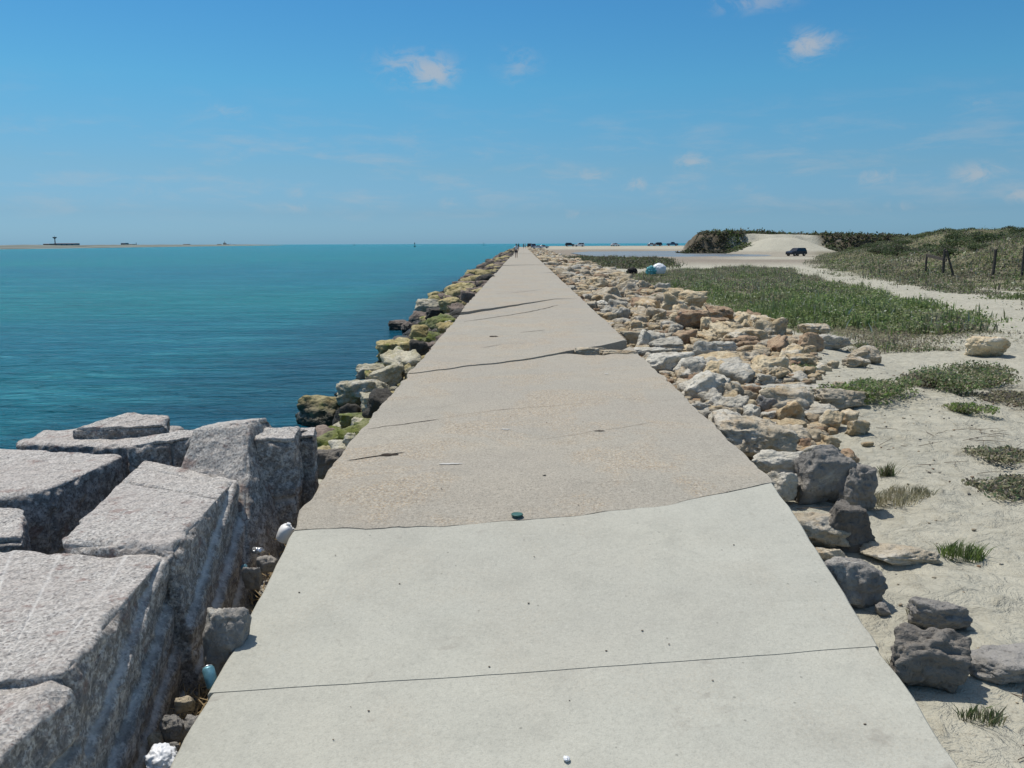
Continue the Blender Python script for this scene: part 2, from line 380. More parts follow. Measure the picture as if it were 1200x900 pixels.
def cyl(bm, a, b, r1, r2=None, n=12):
    a = Vector(a); b = Vector(b); d = b-a; q = d.to_track_quat('Z', 'Y').to_matrix().to_4x4()
    bmesh.ops.create_cone(bm, cap_ends=True, segments=n, radius1=r1, radius2=r1 if r2 is None else r2, depth=d.length, matrix=Matrix.Translation((a+b)/2) @ q)
_ico = {}
def ico(l):
    if l not in _ico:
        bm = bmesh.new(); bmesh.ops.create_icosphere(bm, subdivisions=l, radius=1)
        _ico[l] = (np.array([v.co[:] for v in bm.verts]), np.array([[v.index for v in f.verts] for f in bm.faces])); bm.free()
    return _ico[l]
def rock_mesh(name, seed, lvl=4, planes=13, sharp=22, mat=None, rough=1.0, dims=None):
    r = np.random.default_rng(seed); d, f = ico(lvl); d = d/np.linalg.norm(d, axis=1)[:, None]
    n = r.normal(size=(planes, 3)); n /= np.linalg.norm(n, axis=1)[:, None]; off = r.uniform(.62, 1.0, planes)
    n = np.vstack([n, np.eye(3), -np.eye(3)]); off = np.append(off, r.uniform(.75, 1.0, 6))
    s = np.clip(d @ n.T, 0, None)/off; rad = (s**sharp).sum(1)**(-1/sharp)
    v = d*rad[:, None]
    o = r.uniform(0, 50, 3)
    v = v*(1+.10*rough*fbm(v*1.6+o, 3, seed)[:, None])
    v = v*(1+.05*rough*fbm(v*5+o, 3, seed+5, .6)[:, None])
    v = v*(1-.06*rough*np.clip(np.abs(vn(v*3.3+o, seed+6))*-1+.16, 0, 1)[:, None]*6)
    # bedding ledges and broken bites
    bite = np.clip(fbm(v*2.1+o+9, 2, seed+9)-.25, 0, 1); v = v*(1-.22*rough*bite[:, None])
    lay = vn(np.stack([v[:, 0]*.6, v[:, 1]*.6, v[:, 2]*6], 1)+o, seed+3); v[:, :2] *= (1+.03*rough*lay)[:, None]
    lo, hi = v.min(0), v.max(0); v = (v-(lo+hi)/2)/(hi-lo)
    if dims: v = v*np.array(dims)
    return mkmesh(name, v, f, mat)
def setmat(o, m):
    o.material_slots[0].link = 'OBJECT'; o.material_slots[0].material = m

# ------------------------------------------------------------------ world, sun
SUN_EL = math.radians(66); SUN_AZ = math.radians(-48)        # azimuth from +Y, negative = left
w = bpy.data.worlds.new('World'); sc.world = w; w.use_nodes = True; t = w.node_tree; t.nodes.clear()
sky = t.nodes.new('ShaderNodeTexSky'); sky.sky_type = 'NISHITA'; sky.sun_disc = False
sky.sun_elevation = SUN_EL; sky.sun_rotation = SUN_AZ; sky.air_density = 1.0; sky.dust_density = .6; sky.ozone_density = 2.2; sky.altitude = 0
tc = t.nodes.new('ShaderNodeTexCoord'); D = tc.outputs['Generated']
sep = t.nodes.new('ShaderNodeSeparateXYZ'); t.links.new(D, sep.inputs[0])
clouds = [(487, 80, 62, 30, .85), (515, 88, 30, 18, .5), (607, 76, 36, 26, .45), (944, 54, 32, 24, .95), (972, 48, 38, 18, .3), (880, 2, 60, 16, .6), (266, 130, 34, 14, .40), (697, 204, 38, 15, .6),
          (746, 216, 20, 12, .7), (812, 191, 30, 19, .75), (1027, 208, 26, 17, .8), (1148, 204, 38, 17, .8), (1194, 228, 24, 12, .75), (1145, 120, 34, 10, .35), (480, 160, 22, 14, .45), (492, 182, 16, 10, .4),
          (175, 222, 30, 12, .4), (350, 226, 18, 10, .4), (343, 243, 40, 9, .4), (528, 238, 20, 10, .45), (566, 182, 18, 10, .3), (433, 238, 14, 8, .35), (1050, 242, 30, 9, .35), (672, 250, 22, 9, .4), (875, 222, 26, 9, .35), (285, 216, 50, 10, .22), (90, 232, 70, 10, .18)]
tot = None
for (cx, cy, sx, sy, st) in clouds:
    d = Vector(ray(cx, cy)).normalized(); ax, az = sx/F*1.12, sy/F*1.12
    n = t.nodes.new('ShaderNodeVectorMath'); n.operation = 'MULTIPLY_ADD'; t.links.new(D, n.inputs[0])
    n.inputs[1].default_value = (1/ax, 0, 1/az); n.inputs[2].default_value = (-d.x/ax, 0, -d.z/az)
    l = t.nodes.new('ShaderNodeVectorMath'); l.operation = 'LENGTH'; t.links.new(n.outputs[0], l.inputs[0])
    g = mapr(t, l.outputs['Value'], 0, 1, st, 0); tot = g if tot is None else math_(t, 'ADD', tot, g)
mp = t.nodes.new('ShaderNodeMapping'); mp.inputs['Scale'].default_value = (1, 1, 1.7); t.links.new(D, mp.inputs[0])
cn = noise(t, mp.outputs[0], 34, 10, .66, .5)
cl = math_(t, 'MULTIPLY', tot, mapr(t, math_(t, 'ADD', cn, math_(t, 'MULTIPLY', tot, .16)), .44, .72, 0, 1), True)
band = math_(t, 'MULTIPLY', mapr(t, sep.outputs[2], .015, .05, 0, 1), mapr(t, sep.outputs[2], .09, .19, 1, 0))
mp2 = t.nodes.new('ShaderNodeMapping'); mp2.inputs['Scale'].default_value = (1, 1, 4.5); t.links.new(D, mp2.inputs[0])
wisps = math_(t, 'MULTIPLY', band, mapr(t, noise(t, mp2.outputs[0], 11, 8, .62, .3), .46, .78, 0, .26))
cl = math_(t, 'MAXIMUM', math_(t, 'MULTIPLY', cl, .62), wisps)
tint = ramp(t, sep.outputs[2], [(0, (.352, .68, 1.2)), (.035, (.312, .549, .882)), (.084, (.34, .58, .767)), (.131, (.316, .638, .793)), (.177, (.286, .685, .828)), (.255, (.252, .657, .853)), (.33, (.27, .62, .85)), (.5, (.70, .84, .90)), (.75, (1.2, 1.14, 1.03))])  # overhead stops brightened as added fill light, above the view
skyc = mixc(t, 1.0, sky.outputs[0], tint, 'MULTIPLY')
skyc = mixc(t, cl, skyc, (4.3, 4.2, 4.2))
bg = t.nodes.new('ShaderNodeBackground'); bg.inputs[1].default_value = .12; t.links.new(skyc, bg.inputs[0])
ow = t.nodes.new('ShaderNodeOutputWorld'); t.links.new(bg.outputs[0], ow.inputs[0])
sd = bpy.data.lights.new('sun', 'SUN'); sd.energy = 4.1; sd.angle = math.radians(.5); sd.color = (1, .955, .88)
so = bpy.data.objects.new('sun', sd); COL.objects.link(so)
sv = Vector((math.sin(SUN_AZ)*math.cos(SUN_EL), math.cos(SUN_AZ)*math.cos(SUN_EL), math.sin(SUN_EL))); so.rotation_euler = sv.to_track_quat('Z', 'Y').to_euler()
sc.view_settings.view_transform = 'Standard'; sc.view_settings.look = 'None'; sc.view_settings.exposure = 0; sc.view_settings.gamma = 1
sc.cycles.max_bounces = 5; sc.cycles.use_denoising = True

# ------------------------------------------------------------------ ground
def inpoly(px, py, poly):
    c = np.zeros(len(px), bool); n = len(poly)
    for i in range(n):
        x1, y1 = poly[i]; x2, y2 = poly[(i+1) % n]
        c ^= ((y1 > py) != (y2 > py)) & (px < (x2-x1)*(py-y1)/(y2-y1+1e-9)+x1)
    return c
MAINP = [(738, 318), (800, 314), (860, 309), (930, 311), (975, 320), (1050, 343), (1110, 363), (1160, 386), (1120, 395), (1040, 392), (985, 386), (950, 384), (905, 377), (868, 362), (845, 352), (800, 343), (760, 332)]
TRACKP = [(925, 309), (950, 313), (978, 322), (1025, 331), (1081, 344), (1110, 352), (1215, 358), (1215, 425), (1165, 402), (1158, 387), (1130, 374), (1070, 359), (1010, 342), (955, 328), (930, 320)]
STRIPP = [(640, 300.2), (700, 300.5), (780, 302), (790, 312), (735, 316), (690, 309), (660, 305)]
def axis(lo, start, step, growth, cap_to, cap, hi):
    a = [start]; s = step
    while a[-1] < hi:
        a.append(a[-1]+s); s *= growth
        if a[-1] < cap_to: s = min(s, cap)
    return a
ys = list(np.arange(-12, 1.5, .7))+axis(0, 1.5, .045, 1.011, 330, 1.3, 620)
xs = [-60, -40, -25, -16, -12, -9, -7.5]+list(np.arange(-6.5, -1.6, .25))+[-1.5, -1.2, -.5, .5, 1.2, 1.6]+axis(0, 1.7, .05, 1.02, 150, 1.2, 900)
X, Y = np.meshgrid(xs, ys); Z = land(X, Y)
# footprints and scuffs in the dry sand close by
nz = (.022*n2(X, Y, 2.6, 71, 3)+.010*n2(X, Y, 7.5, 72, 3)).reshape(X.shape)*sm(1.95, 2.4, X)*(1-sm(20, 35, Y))
rf = np.random.default_rng(5)
for k in range(150):
    cx, cy = rf.uniform(2.5, 9), rf.uniform(2.5, 14); a = rf.uniform(0, 3.14); dx, dy = X-cx, Y-cy
    u = (dx*math.cos(a)+dy*math.sin(a))/.17; v = (-dx*math.sin(a)+dy*math.cos(a))/.075; q = u*u+v*v
    nz = nz + np.where(q < 9, -.038*np.exp(-q)+.014*np.exp(-(np.sqrt(q)-1.6)**2*3), 0)
Z = Z+nz
HG.update(x=[float(q) for q in xs], y=[float(q) for q in ys], z=Z)
ny, nx = X.shape; idx = np.arange(ny*nx).reshape(ny, nx)
faces = np.stack([idx[:-1, :-1].ravel(), idx[:-1, 1:].ravel(), idx[1:, 1:].ravel(), idx[1:, :-1].ravel()], 1)
x, y, z = X.ravel(), Y.ravel(), Z.ravel()
dry = np.array([.43, .41, .33]); pale = np.array([.40, .36, .28]); wet = np.array([.26, .225, .18]); soil = np.array([.16, .15, .085]); cliff = np.array([.115, .095, .065]); rub = np.array([.30, .245, .17]); mud = np.array([.10, .095, .06])
tc_ = np.tile(dry, (len(x), 1))
def lay(c, m):
    global tc_
    tc_ = tc_*(1-m[:, None])+c*m[:, None]
lay(pale, sm(350, 390, y))
lay(wet, sm(85, 130, y)*(1-sm(310, 370, y))*sm(-.8, -.1, n2(x, y, .02, 51)+.3)*(1-.35*sm(40, 60, x)))
foot = np.where(y < 64, 24.0, 24+(y-64)*.33)
lay(soil*.9, sm(-1, 4, x-foot+3*n2(x, y, .15, 52))*sm(14, 30, y)*(1-sm(200, 240, y))*sm(-1.2, -.6, n2(x, y, .25, 53))*.92)
lay(soil*1.15, inpoly(x+1.2*n2(x, y, .5, 3), y+2*n2(x, y, .3, 4), [tuple(P(a, b, -.75)[:2]) for a, b in [(948, 306), (990, 298), (1215, 298), (1215, 352), (1105, 345), (1025, 326), (980, 316)]])*sm(-.5, .2, n2(x, y, .4, 63))*.75)
clm = sm(44, 47, x-.2*np.maximum(y-236, 0))*sm(226, 234, y)*(1-sm(430, 450, y)); hpm = np.exp(-(np.abs((x-71)/11.5)**2.6+np.abs((y-231)/10.0)**2.2))
lay(cliff, clm*sm(-.9, -.3, n2(x, y, .25, 54)+.3)); tc_ = tc_*(1+(.35*n2(x, y*.2, .9, 58)*clm))[:, None]; lay(dry*1.02, sm(.12, .3, hpm)*(y < 246))
lay(rub, sm(6, 9, y)*(1-sm(-.8, .6, x-np.interp(y, [6, 8, 10, 12, 15, 18, 22, 30, 45, 70, 150], [2.2, 2.4, 3.0, 3.6, 4.7, 5.5, 5.7, 5.5, 6.2, 7.2, 8.5])))*.7)
lay(mud, (x < XL+.3)*1.0)
def wp_(poly, z): return [tuple(P(a, b, z)[:2]) for a, b in poly]
for poly, zz in ((MAINP, -.45), (STRIPP, -.9)): lay(soil*.8, inpoly(x+.8*n2(x, y, .8, 3), y+1.5*n2(x, y, .4, 4), wp_(poly, zz))*sm(-.9, -.2, n2(x, y, .7, 59))*.9)
lay(np.array([.27, .26, .20]), np.exp(-(((x-9.0)/2.4)**2+((y-11.0)/2.2)**2))*.3)
trk = inpoly(x+.3*n2(x, y, .6, 97), y+.8*n2(x, y, .6, 98), wp_(TRACKP, -.6))*.9; lay(dry*1.0, trk*1.0)
tc_ = tc_*(1+.06*n2(x, y, .6, 55))[:, None]
g = link('ground', mkmesh('ground', np.stack([x, y, z], 1), faces, M['sand'], True, {'tint': tc_})); g['kind'] = 'structure'
R = 30000
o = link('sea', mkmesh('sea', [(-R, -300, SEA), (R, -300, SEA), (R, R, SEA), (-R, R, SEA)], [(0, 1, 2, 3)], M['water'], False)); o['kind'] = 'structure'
pp = [P(px, py, -1.12) for px, py in [(668, 296.5), (700, 293.6), (790, 293.4), (840, 297), (900, 298.5), (910, 301), (840, 303), (760, 302), (690, 300)]]
o = link('tidal_pool', mkmesh('tidal_pool', pp, [tuple(range(len(pp)))[::-1]], M['pool'], False)); o['kind'] = 'structure'

# ------------------------------------------------------------------ walkway slabs
def poly_y(pts):                         # a joint given as pixel points on the walkway top -> world polyline x, y
    out = []
    for px, py in pts:
        r = ray(px, py); d = np.linspace(1.5, 120, 9000)/r[1]; zz = CZ+r[2]*d; k = np.nonzero(zz < slabz(r[1]*d))[0][0]
        out.append((r[0]*d[k], r[1]*d[k]))
    out.sort(); return np.array(out)
def joint(pts, jag, seed):
    a = poly_y(pts); xx = np.linspace(XL, XR, 80)
    s0 = (a[1, 1]-a[0, 1])/(a[1, 0]-a[0, 0]); s1 = (a[-1, 1]-a[-2, 1])/(a[-1, 0]-a[-2, 0])
    yy = np.interp(xx, a[:, 0], a[:, 1]); yy = np.where(xx < a[0, 0], a[0, 1]+s0*(xx-a[0, 0]), yy); yy = np.where(xx > a[-1, 0], a[-1, 1]+s1*(xx-a[-1, 0]), yy)
    return xx, yy+jag*n2(xx, xx*0, 3.0, seed, 5)
J = [joint([(255, 815), (640, 787), (1021, 759)], .003, 1),
     joint([(348, 622), (520, 616), (600, 611), (740, 599), (800, 588), (886, 571)], .02, 2),
     joint([(495, 436), (600, 424), (660, 415), (700, 408), (735, 401)], .05, 3),
     joint([(543, 369), (580, 363), (650, 352), (690, 350)], .10, 4)]
for yv in (48, 66, 96, 140, 210): J.append((np.linspace(XL, XR, 80), yv+.6*np.linspace(-1, 1, 80)+.1*n2(np.linspace(XL, XR, 80), np.zeros(80), 2, yv)))
J_ = list(J)
xx_ = J[2][0]; J2B = (xx_, J[2][1]-.95*sm(.55, 1.35, xx_)+.25*sm(1.4, 1.82, xx_)+.05*n2(xx_, xx_*0, 5, 91)*(xx_ > .7))
edges_y = [(J[0][0], np.full(80, -3.0))]+J+[(J[0][0], np.full(80, 430.0))]
offs = [0, 0, -.004, .018, .05, .03, .05, .03, .05, .03]; tilt = [0, 0, 0, .007, -.014, .008, 0, .006, 0, 0]
slab_labels = ['smooth pale grey concrete of the nearest walkway slab', 'smooth grey concrete walkway slab between the straight joint and the ragged one']
def slab(i, y0, y1, mat, off, tl, gap):
    xx = y0[0]; ya = y0[1]+gap; yb = y1[1]; L = float((yb-ya).mean()); n = int(np.clip(L*14, 10, 160)); T = np.linspace(0, 1, n)
    T = T**1.6 if L > 100 else T
    Xg, Tg = np.meshgrid(xx, T); Yg = ya[None, :]*(1-Tg)+yb[None, :]*Tg
    ej = (.012 if i < 2 else .03)*n2(Xg*0+i, Yg, 3.5, 81, 6).reshape(Xg.shape)
    Xg = Xg.copy(); Xg[:, 0] += ej[:, 0]-(.02 if i >= 2 else 0); Xg[:, -1] += ej[:, -1]
    if i == 3:                                                  # broken corner at the right edge, on the near side of the crack
        pass
    Zg = slabz(Yg)+off+tl*(Xg-.17)+.004*n2(Xg, Yg, 1.2, 82).reshape(Xg.shape)
    if i >= 2: Zg = Zg+.010*n2(Xg, Yg, .45, 84).reshape(Xg.shape)
    ny, nx = Xg.shape; idx = np.arange(ny*nx).reshape(ny, nx)
    top = np.stack([Xg, Yg, Zg], 2).reshape(-1, 3)
    f = [tuple(q) for q in np.stack([idx[:-1, :-1].ravel(), idx[:-1, 1:].ravel(), idx[1:, 1:].ravel(), idx[1:, :-1].ravel()], 1)]
    rim = list(idx[0, :])+list(idx[1:, -1])+list(idx[-1, -2::-1])+list(idx[-2:0:-1, 0]); N = len(top)+len(rim)
    # chamfered arris, then the side
    rv = top[rim].copy(); c = np.array([.17, 0]); a = rv.copy(); a[:, 2] -= .012; b = rv.copy(); b[:, 2] -= .38
    a[:, 0] += np.sign(a[:, 0]-.17)*.012*(np.abs(np.abs(a[:, 0]-.17)-1.65) < .06); b[:, 0] = a[:, 0]
    verts = np.vstack([top, rv, a, b]); m = len(rim)
    for k in range(m):
        k2 = (k+1) % m; f.append((N-m+k2, N-m+k, N+k, N+k2)); f.append((N+k2, N+k, N+m+k, N+m+k2))
    me = mkmesh('walkway', verts, f, mat, False)
    sm_ = np.zeros(len(me.polygons), bool); sm_[:(ny-1)*(nx-1)] = True; me.polygons.foreach_set('use_smooth', sm_)
    o = link('walkway', me); o['kind'] = 'structure'; return o
for i in range(len(edges_y)-1):
    slab(i, edges_y[i], J2B if i == 2 else edges_y[i+1], M['new_concrete'] if i < 2 else M['old_concrete'], offs[i], tilt[i], [0, .006, .014+.008*n2(xx_, xx_*0, 6, 401), .005+.03*sm(-.2, 1.7, xx_), .012+.07*(1-sm(-1.4, .6, xx_)), .02, .03, .03, .03, .03][i])
# broken strip exposing pale stone along the right half of the third joint handled by rocks below
def ribbon(pts, wpx, mat, seed, jag=.02, up=.005, ends=True, name='crack', xy=None):
    a = xy if xy is not None else np.array([tuple(p) for p in poly_keep(pts)]); L = np.r_[0, np.cumsum(np.linalg.norm(np.diff(a, axis=0), axis=1))]
    n = max(12, int(L[-1]/.03)); s = np.linspace(0, L[-1], n); x = np.interp(s, L, a[:, 0]); y = np.interp(s, L, a[:, 1])
    x = x+jag*n2(s, s*0, 4, seed, 5); y = y+jag*n2(s, s*0+9, 4, seed+1, 5)
    tx, ty = np.gradient(x), np.gradient(y); l = np.hypot(tx, ty)+1e-9; nxx, nyy = -ty/l, tx/l
    w = wpx*(.35+.65*np.abs(n2(s, s*0+3, 5, seed+2, 4))+.25); 
    if ends: w = w*np.sin(np.clip(s/L[-1], 0.001, .999)*math.pi)**.4
    si = [i_for(xx, yy) for xx, yy in zip(x, y)]
    z = np.array([slabz(yy)+offs[k]+tilt[k]*(xx-.17) for xx, yy, k in zip(x, y, si)])+.004+.004*n2(x, y, 1.2, 82)
    z = z+.010*n2(x, y, .45, 84)*(np.array(si) >= 2)
    v = np.vstack([np.stack([x-nxx*w/2, y-nyy*w/2, z], 1), np.stack([x+nxx*w/2, y+nyy*w/2, z], 1)])
    f = [(k, k+1, n+k+1, n+k) for k in range(n-1)]
    o = link(name, mkmesh(name, v, f, mat, False)); o['kind'] = 'structure'
def poly_keep(pts):
    out = []
    for px, py in pts:
        r = ray(px, py); d = np.linspace(1.5, 90, 9000)/r[1]; zz = CZ+r[2]*d; k = np.nonzero(zz < slabz(r[1]*d)+.01)[0][0]; out.append((r[0]*d[k], r[1]*d[k]))
    return out
def i_for(x, y):
    for i, (xx, yy) in enumerate(J):
        if y < np.interp(x, xx, yy): return i
    return len(J)
CK = [([(427, 501), (470, 496), (515, 490)], .016), ([(515, 490), (560, 482), (620, 477), (690, 471)], .007), ([(405, 537), (440, 533), (472, 528)], .035), ([(478, 497), (465, 512), (455, 530)], .005),
      ([(473, 530), (498, 545), (500, 580), (482, 590), (483, 612)], .006), ([(700, 504), (730, 500), (770, 494)], .007), ([(627, 514), (660, 510), (700, 503)], .005), ([(565, 408), (590, 404)], .012), ([(543, 377), (575, 373), (620, 366), (655, 358)], .05),
      ([(610, 391), (640, 388)], .03), ([(660, 470), (720, 466), (780, 468), (812, 464)], .004), ([(437, 486), (500, 478), (560, 468)], .003), ([(575, 347), (600, 345), (640, 340)], .03)]
for k, (pts, wd) in enumerate(CK):
    if k not in (3, 4): ribbon(pts, wd, M['crack' if k not in (1, 3, 4, 5, 6, 10, 11) else 'crack_faint'], 100+k)
def flake(px, py, l, wd, mat, seed, name='scuff'):
    (x, y), = poly_keep([(px, py)]); k = i_for(x, y); z = slabz(y)+offs[k]+tilt[k]*(x-.17)+.010*(k >= 2)*n2([x], [y], .45, 84)[0]+.005+.004*n2([x], [y], 1.2, 82)[0]
    n = 22; a = np.linspace(0, 2*math.pi, n, endpoint=False); r = 1+.4*n2(np.cos(a)*2, np.sin(a)*2, 1, seed)
    v = [(x+math.cos(t_)*l/2*q, y+math.sin(t_)*wd/2*q, z) for t_, q in zip(a, r)]
    o = link(name, mkmesh(name, v, [tuple(range(n))], mat, False)); o['kind'] = 'structure'
flake(592, 501, .085, .04, M['patch'], 1); flake(525, 541, .17, .05, M['patch'], 2); flake(711, 437, .06, .05, M['patch'], 3); flake(578, 395, .16, .2, M['crack'], 4, 'pothole')
flake(455, 531, .14, .06, M['crack'], 5, 'pothole'); flake(638, 555, .03, .02, M['crack'], 6, 'pothole'); flake(702, 504, .1, .03, M['crack'], 7, 'pothole')

# ------------------------------------------------------------------ granite blocks
def block(corners, label, seed, grooves=(), n=80, k=34, disp=.011, chip=.07):
    """corners: 8 points, bottom 4 then top 4 (front-left, front-right, back-right, back-left)"""
    V = []; Fc = []; UV = []
    lin = np.linspace(-1, 1, n)
    bm = bmesh.new(); bmesh.ops.create_cube(bm, size=2); bmesh.ops.subdivide_edges(bm, edges=bm.edges[:], cuts=n-2, use_grid_fill=True)
    c = np.array([v.co[:] for v in bm.verts]); f = np.array([[v.index for v in q.verts] for q in bm.faces]); bm.free()
    rnd = (np.abs(c)**k).sum(1)**(-1/k); q = c*rnd[:, None]; q = q/np.abs(q).max()
    # keep faces near planar by blending towards the cube
    C = np.array([tuple(p) for p in corners], float)
    def tri(u):
        a, b, d = (u[:, 0]+1)/2, (u[:, 1]+1)/2, (u[:, 2]+1)/2
        bot = C[0]*((1-a)*(1-b))[:, None]+C[1]*(a*(1-b))[:, None]+C[2]*(a*b)[:, None]+C[3]*((1-a)*b)[:, None]
        top = C[4]*((1-a)*(1-b))[:, None]+C[5]*(a*(1-b))[:, None]+C[6]*(a*b)[:, None]+C[7]*((1-a)*b)[:, None]
        return bot*(1-d)[:, None]+top*d[:, None]
    P0 = tri(q); ctr = P0.mean(0)
    me0 = mkmesh('tmp', P0, f); N = np.zeros(len(P0)*3); me0.vertices.foreach_get('normal', N); N = N.reshape(-1, 3); bpy.data.meshes.remove(me0)
    if ((P0-ctr)*N).sum() < 0: N = -N
    edge = np.sort(np.abs(c), 1)[:, 1]                           # near 1 on an edge
    h = .7*disp*fbm(P0*1.8+seed, 3, seed)+disp*.45*fbm(P0*9+seed, 4, seed+4, .6)
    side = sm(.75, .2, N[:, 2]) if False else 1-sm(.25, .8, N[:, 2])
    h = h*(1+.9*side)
    h = h-chip*np.clip(fbm(P0*4+seed*3, 3, seed+8)+.05, 0, 1)*sm(.86, 1, edge)
    streak = np.zeros(len(P0))
    for (kind, ax, val, wd, dep) in grooves:                     # ax: local axis the groove is crossed by
        tt = q[:, ax]+.006*fbm(P0*2+seed, 3, 3)-val; gsh = np.exp(-(tt/wd)**2)
        if kind == 'top': msk = sm(.5, .9, N[:, 2])
        elif kind == 'right': msk = sm(.5, .9, N[:, 0])
        elif kind == 'diag':
            msk = sm(.4, .8, N[:, 0]); tt = q[:, 2]-.42*q[:, 1]+.012*fbm(P0*1.5+seed, 3, 3)-val; gsh = np.tanh(tt/.03)*np.exp(-(tt/.35)**2); gs2 = np.exp(-((tt-.012)/.022)**2)
        elif kind == 'front': msk = sm(.3, .7, -N[:, 1])
        else: msk = 1.0
        if dep > 0 or kind == 'diag': streak = np.maximum(streak, (gs2 if kind == 'diag' else gsh)*msk*(.75+.5*fbm(P0*5, 3, seed+2)))
        h = h-dep*gsh*msk
    Pf = P0+N*h[:, None]
    base = Vector((ctr[0], ctr[1], float(C[:4, 2].min())))
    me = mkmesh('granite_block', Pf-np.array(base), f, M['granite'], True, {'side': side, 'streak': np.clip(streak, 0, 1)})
    o = link('granite_block', me, loc=base); tag(o, label, 'granite block', 'quarried granite blocks beside the walkway'); return o
def blk(fl, fr, br, bl, h, label, seed, lean=(0, 0), **kw):
    top = [Vector(p) for p in (fl, fr, br, bl)]; bot = [Vector((p.x+lean[0], p.y+lean[1], p.z-h)) for p in top]
    return block(bot+top, label, seed, **kw)
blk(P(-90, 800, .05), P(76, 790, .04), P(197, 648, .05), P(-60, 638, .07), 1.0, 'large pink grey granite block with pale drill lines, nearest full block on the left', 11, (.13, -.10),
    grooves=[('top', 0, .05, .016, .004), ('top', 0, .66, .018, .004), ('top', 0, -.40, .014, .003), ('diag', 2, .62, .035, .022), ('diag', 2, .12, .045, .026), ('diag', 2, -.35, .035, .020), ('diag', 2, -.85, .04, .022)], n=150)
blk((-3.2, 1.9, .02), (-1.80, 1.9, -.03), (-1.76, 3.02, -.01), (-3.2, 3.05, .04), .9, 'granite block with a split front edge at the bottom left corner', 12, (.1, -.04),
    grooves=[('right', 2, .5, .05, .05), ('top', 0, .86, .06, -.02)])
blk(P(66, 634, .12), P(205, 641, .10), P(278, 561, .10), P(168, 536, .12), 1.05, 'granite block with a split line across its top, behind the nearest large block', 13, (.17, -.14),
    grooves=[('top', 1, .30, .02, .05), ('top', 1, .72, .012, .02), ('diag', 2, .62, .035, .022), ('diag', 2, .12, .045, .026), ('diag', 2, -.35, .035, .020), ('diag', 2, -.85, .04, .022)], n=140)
blk(P(-60, 592, .10), P(62, 572, .10), P(146, 532, .14), P(-40, 522, .14), .9, 'broad flat granite block at the left photo edge', 14, (.06, -.22), grooves=[('right', 2, 0, .05, .03)])
blk(P(-70, 632, .03), P(30, 630, .02), P(30, 594, .06), P(-70, 588, .06), .7, 'low rounded granite block in front of the broad flat one', 15, (.03, -.06), disp=.014, k=14)
blk(P(20, 520, .12), P(160, 523, .14), P(214, 500, .14), P(42, 504, .12), .8, 'thin topped granite block behind the broad flat one', 16, (.03, -.1), disp=.018)
blk(P(80, 502, .22), P(196, 498, .24), P(200, 486, .30), P(150, 482, .28), .6, 'wedge shaped granite slab, farthest back on the left by the water', 17, (0, 0), disp=.018, grooves=[('front', 2, .3, .08, .03)])
blk(P(150, 524, .20), P(238, 510, .26), P(240, 501, .28), P(152, 513, .22), .85, 'dark fronted granite block with vertical drill notches', 18, (.03, -.08), disp=.015, grooves=[('front', 0, .12, .03, .04), ('front', 0, .74, .03, .045)])
TL, TR = P(226, 503, .36), P(290, 494, .42)
block([(-2.62, 5.05, -.9), (-1.72, 4.78, -.9), (-1.62, 6.0, -.9), (-2.6, 6.6, -.9), TL, TR, TR+Vector((.08, .30, -.03)), TL+Vector((.05, .32, -.02))],
      'tall leaning granite block with a bright sloping face toward the walkway', 19, n=80)
blk(P(300, 514, .30), P(347, 514, .28), P(352, 499, .31), P(297, 501, .33), 1.0, 'upright granite block with dark rusty front face, right of the leaning one', 20, (.02, -.12), disp=.016, grooves=[('front', 2, .1, .05, .03), ('front', 2, -.3, .05, .02)])
blk(P(347, 512, .24), P(369, 509, .26), P(371, 499, .29), P(350, 500, .29), .95, 'narrow granite block touching the walkway edge', 22, (.0, -.08), disp=.016, n=36)

# ------------------------------------------------------------------ rocks placed one by one
GR = 'loose rocks beside the walkway'
def hrock(l, r, top, base, mat, label, seed, zg=None, ratio=.85, planes=11, sharp=30, sink=.12, flatk=None, group=GR, rough=1.0, rz=0):
    cx = (l+r)/2
    b = G(cx, base) if zg is None else P(cx, base, zg)
    depth = float(np.dot(RM[:, 2]*-1, np.array(b)-np.array([0, 0, CZ]))); W = (r-l)*depth/F; hm = (base-top)*depth/F
    th = math.atan2(CZ-b.z, math.hypot(b.x, b.y)); D_ = W*ratio
    H = (hm-D_*math.sin(th)*.8)/math.cos(th)
    if H < .38*W: H = .38*W; D_ = min(D_, max(.35*W, (hm-H*math.cos(th))/(math.sin(th)*.8)))
    if flatk: H = flatk*W
    lvl = 5 if (r-l) > 28 else 4
    me = rock_mesh('rock', seed, lvl, planes, sharp, M[mat], rough, (W*1.06, D_*1.06, H*(1+sink)))
    o = link('rock', me, loc=(b.x, b.y+D_*.42, b.z+H*(.5-sink*.5)))
    tag(o, label, 'rock', group); occ.append((b.x, b.y+D_*.42, .56*(W+D_)/2)); return o
occ = []
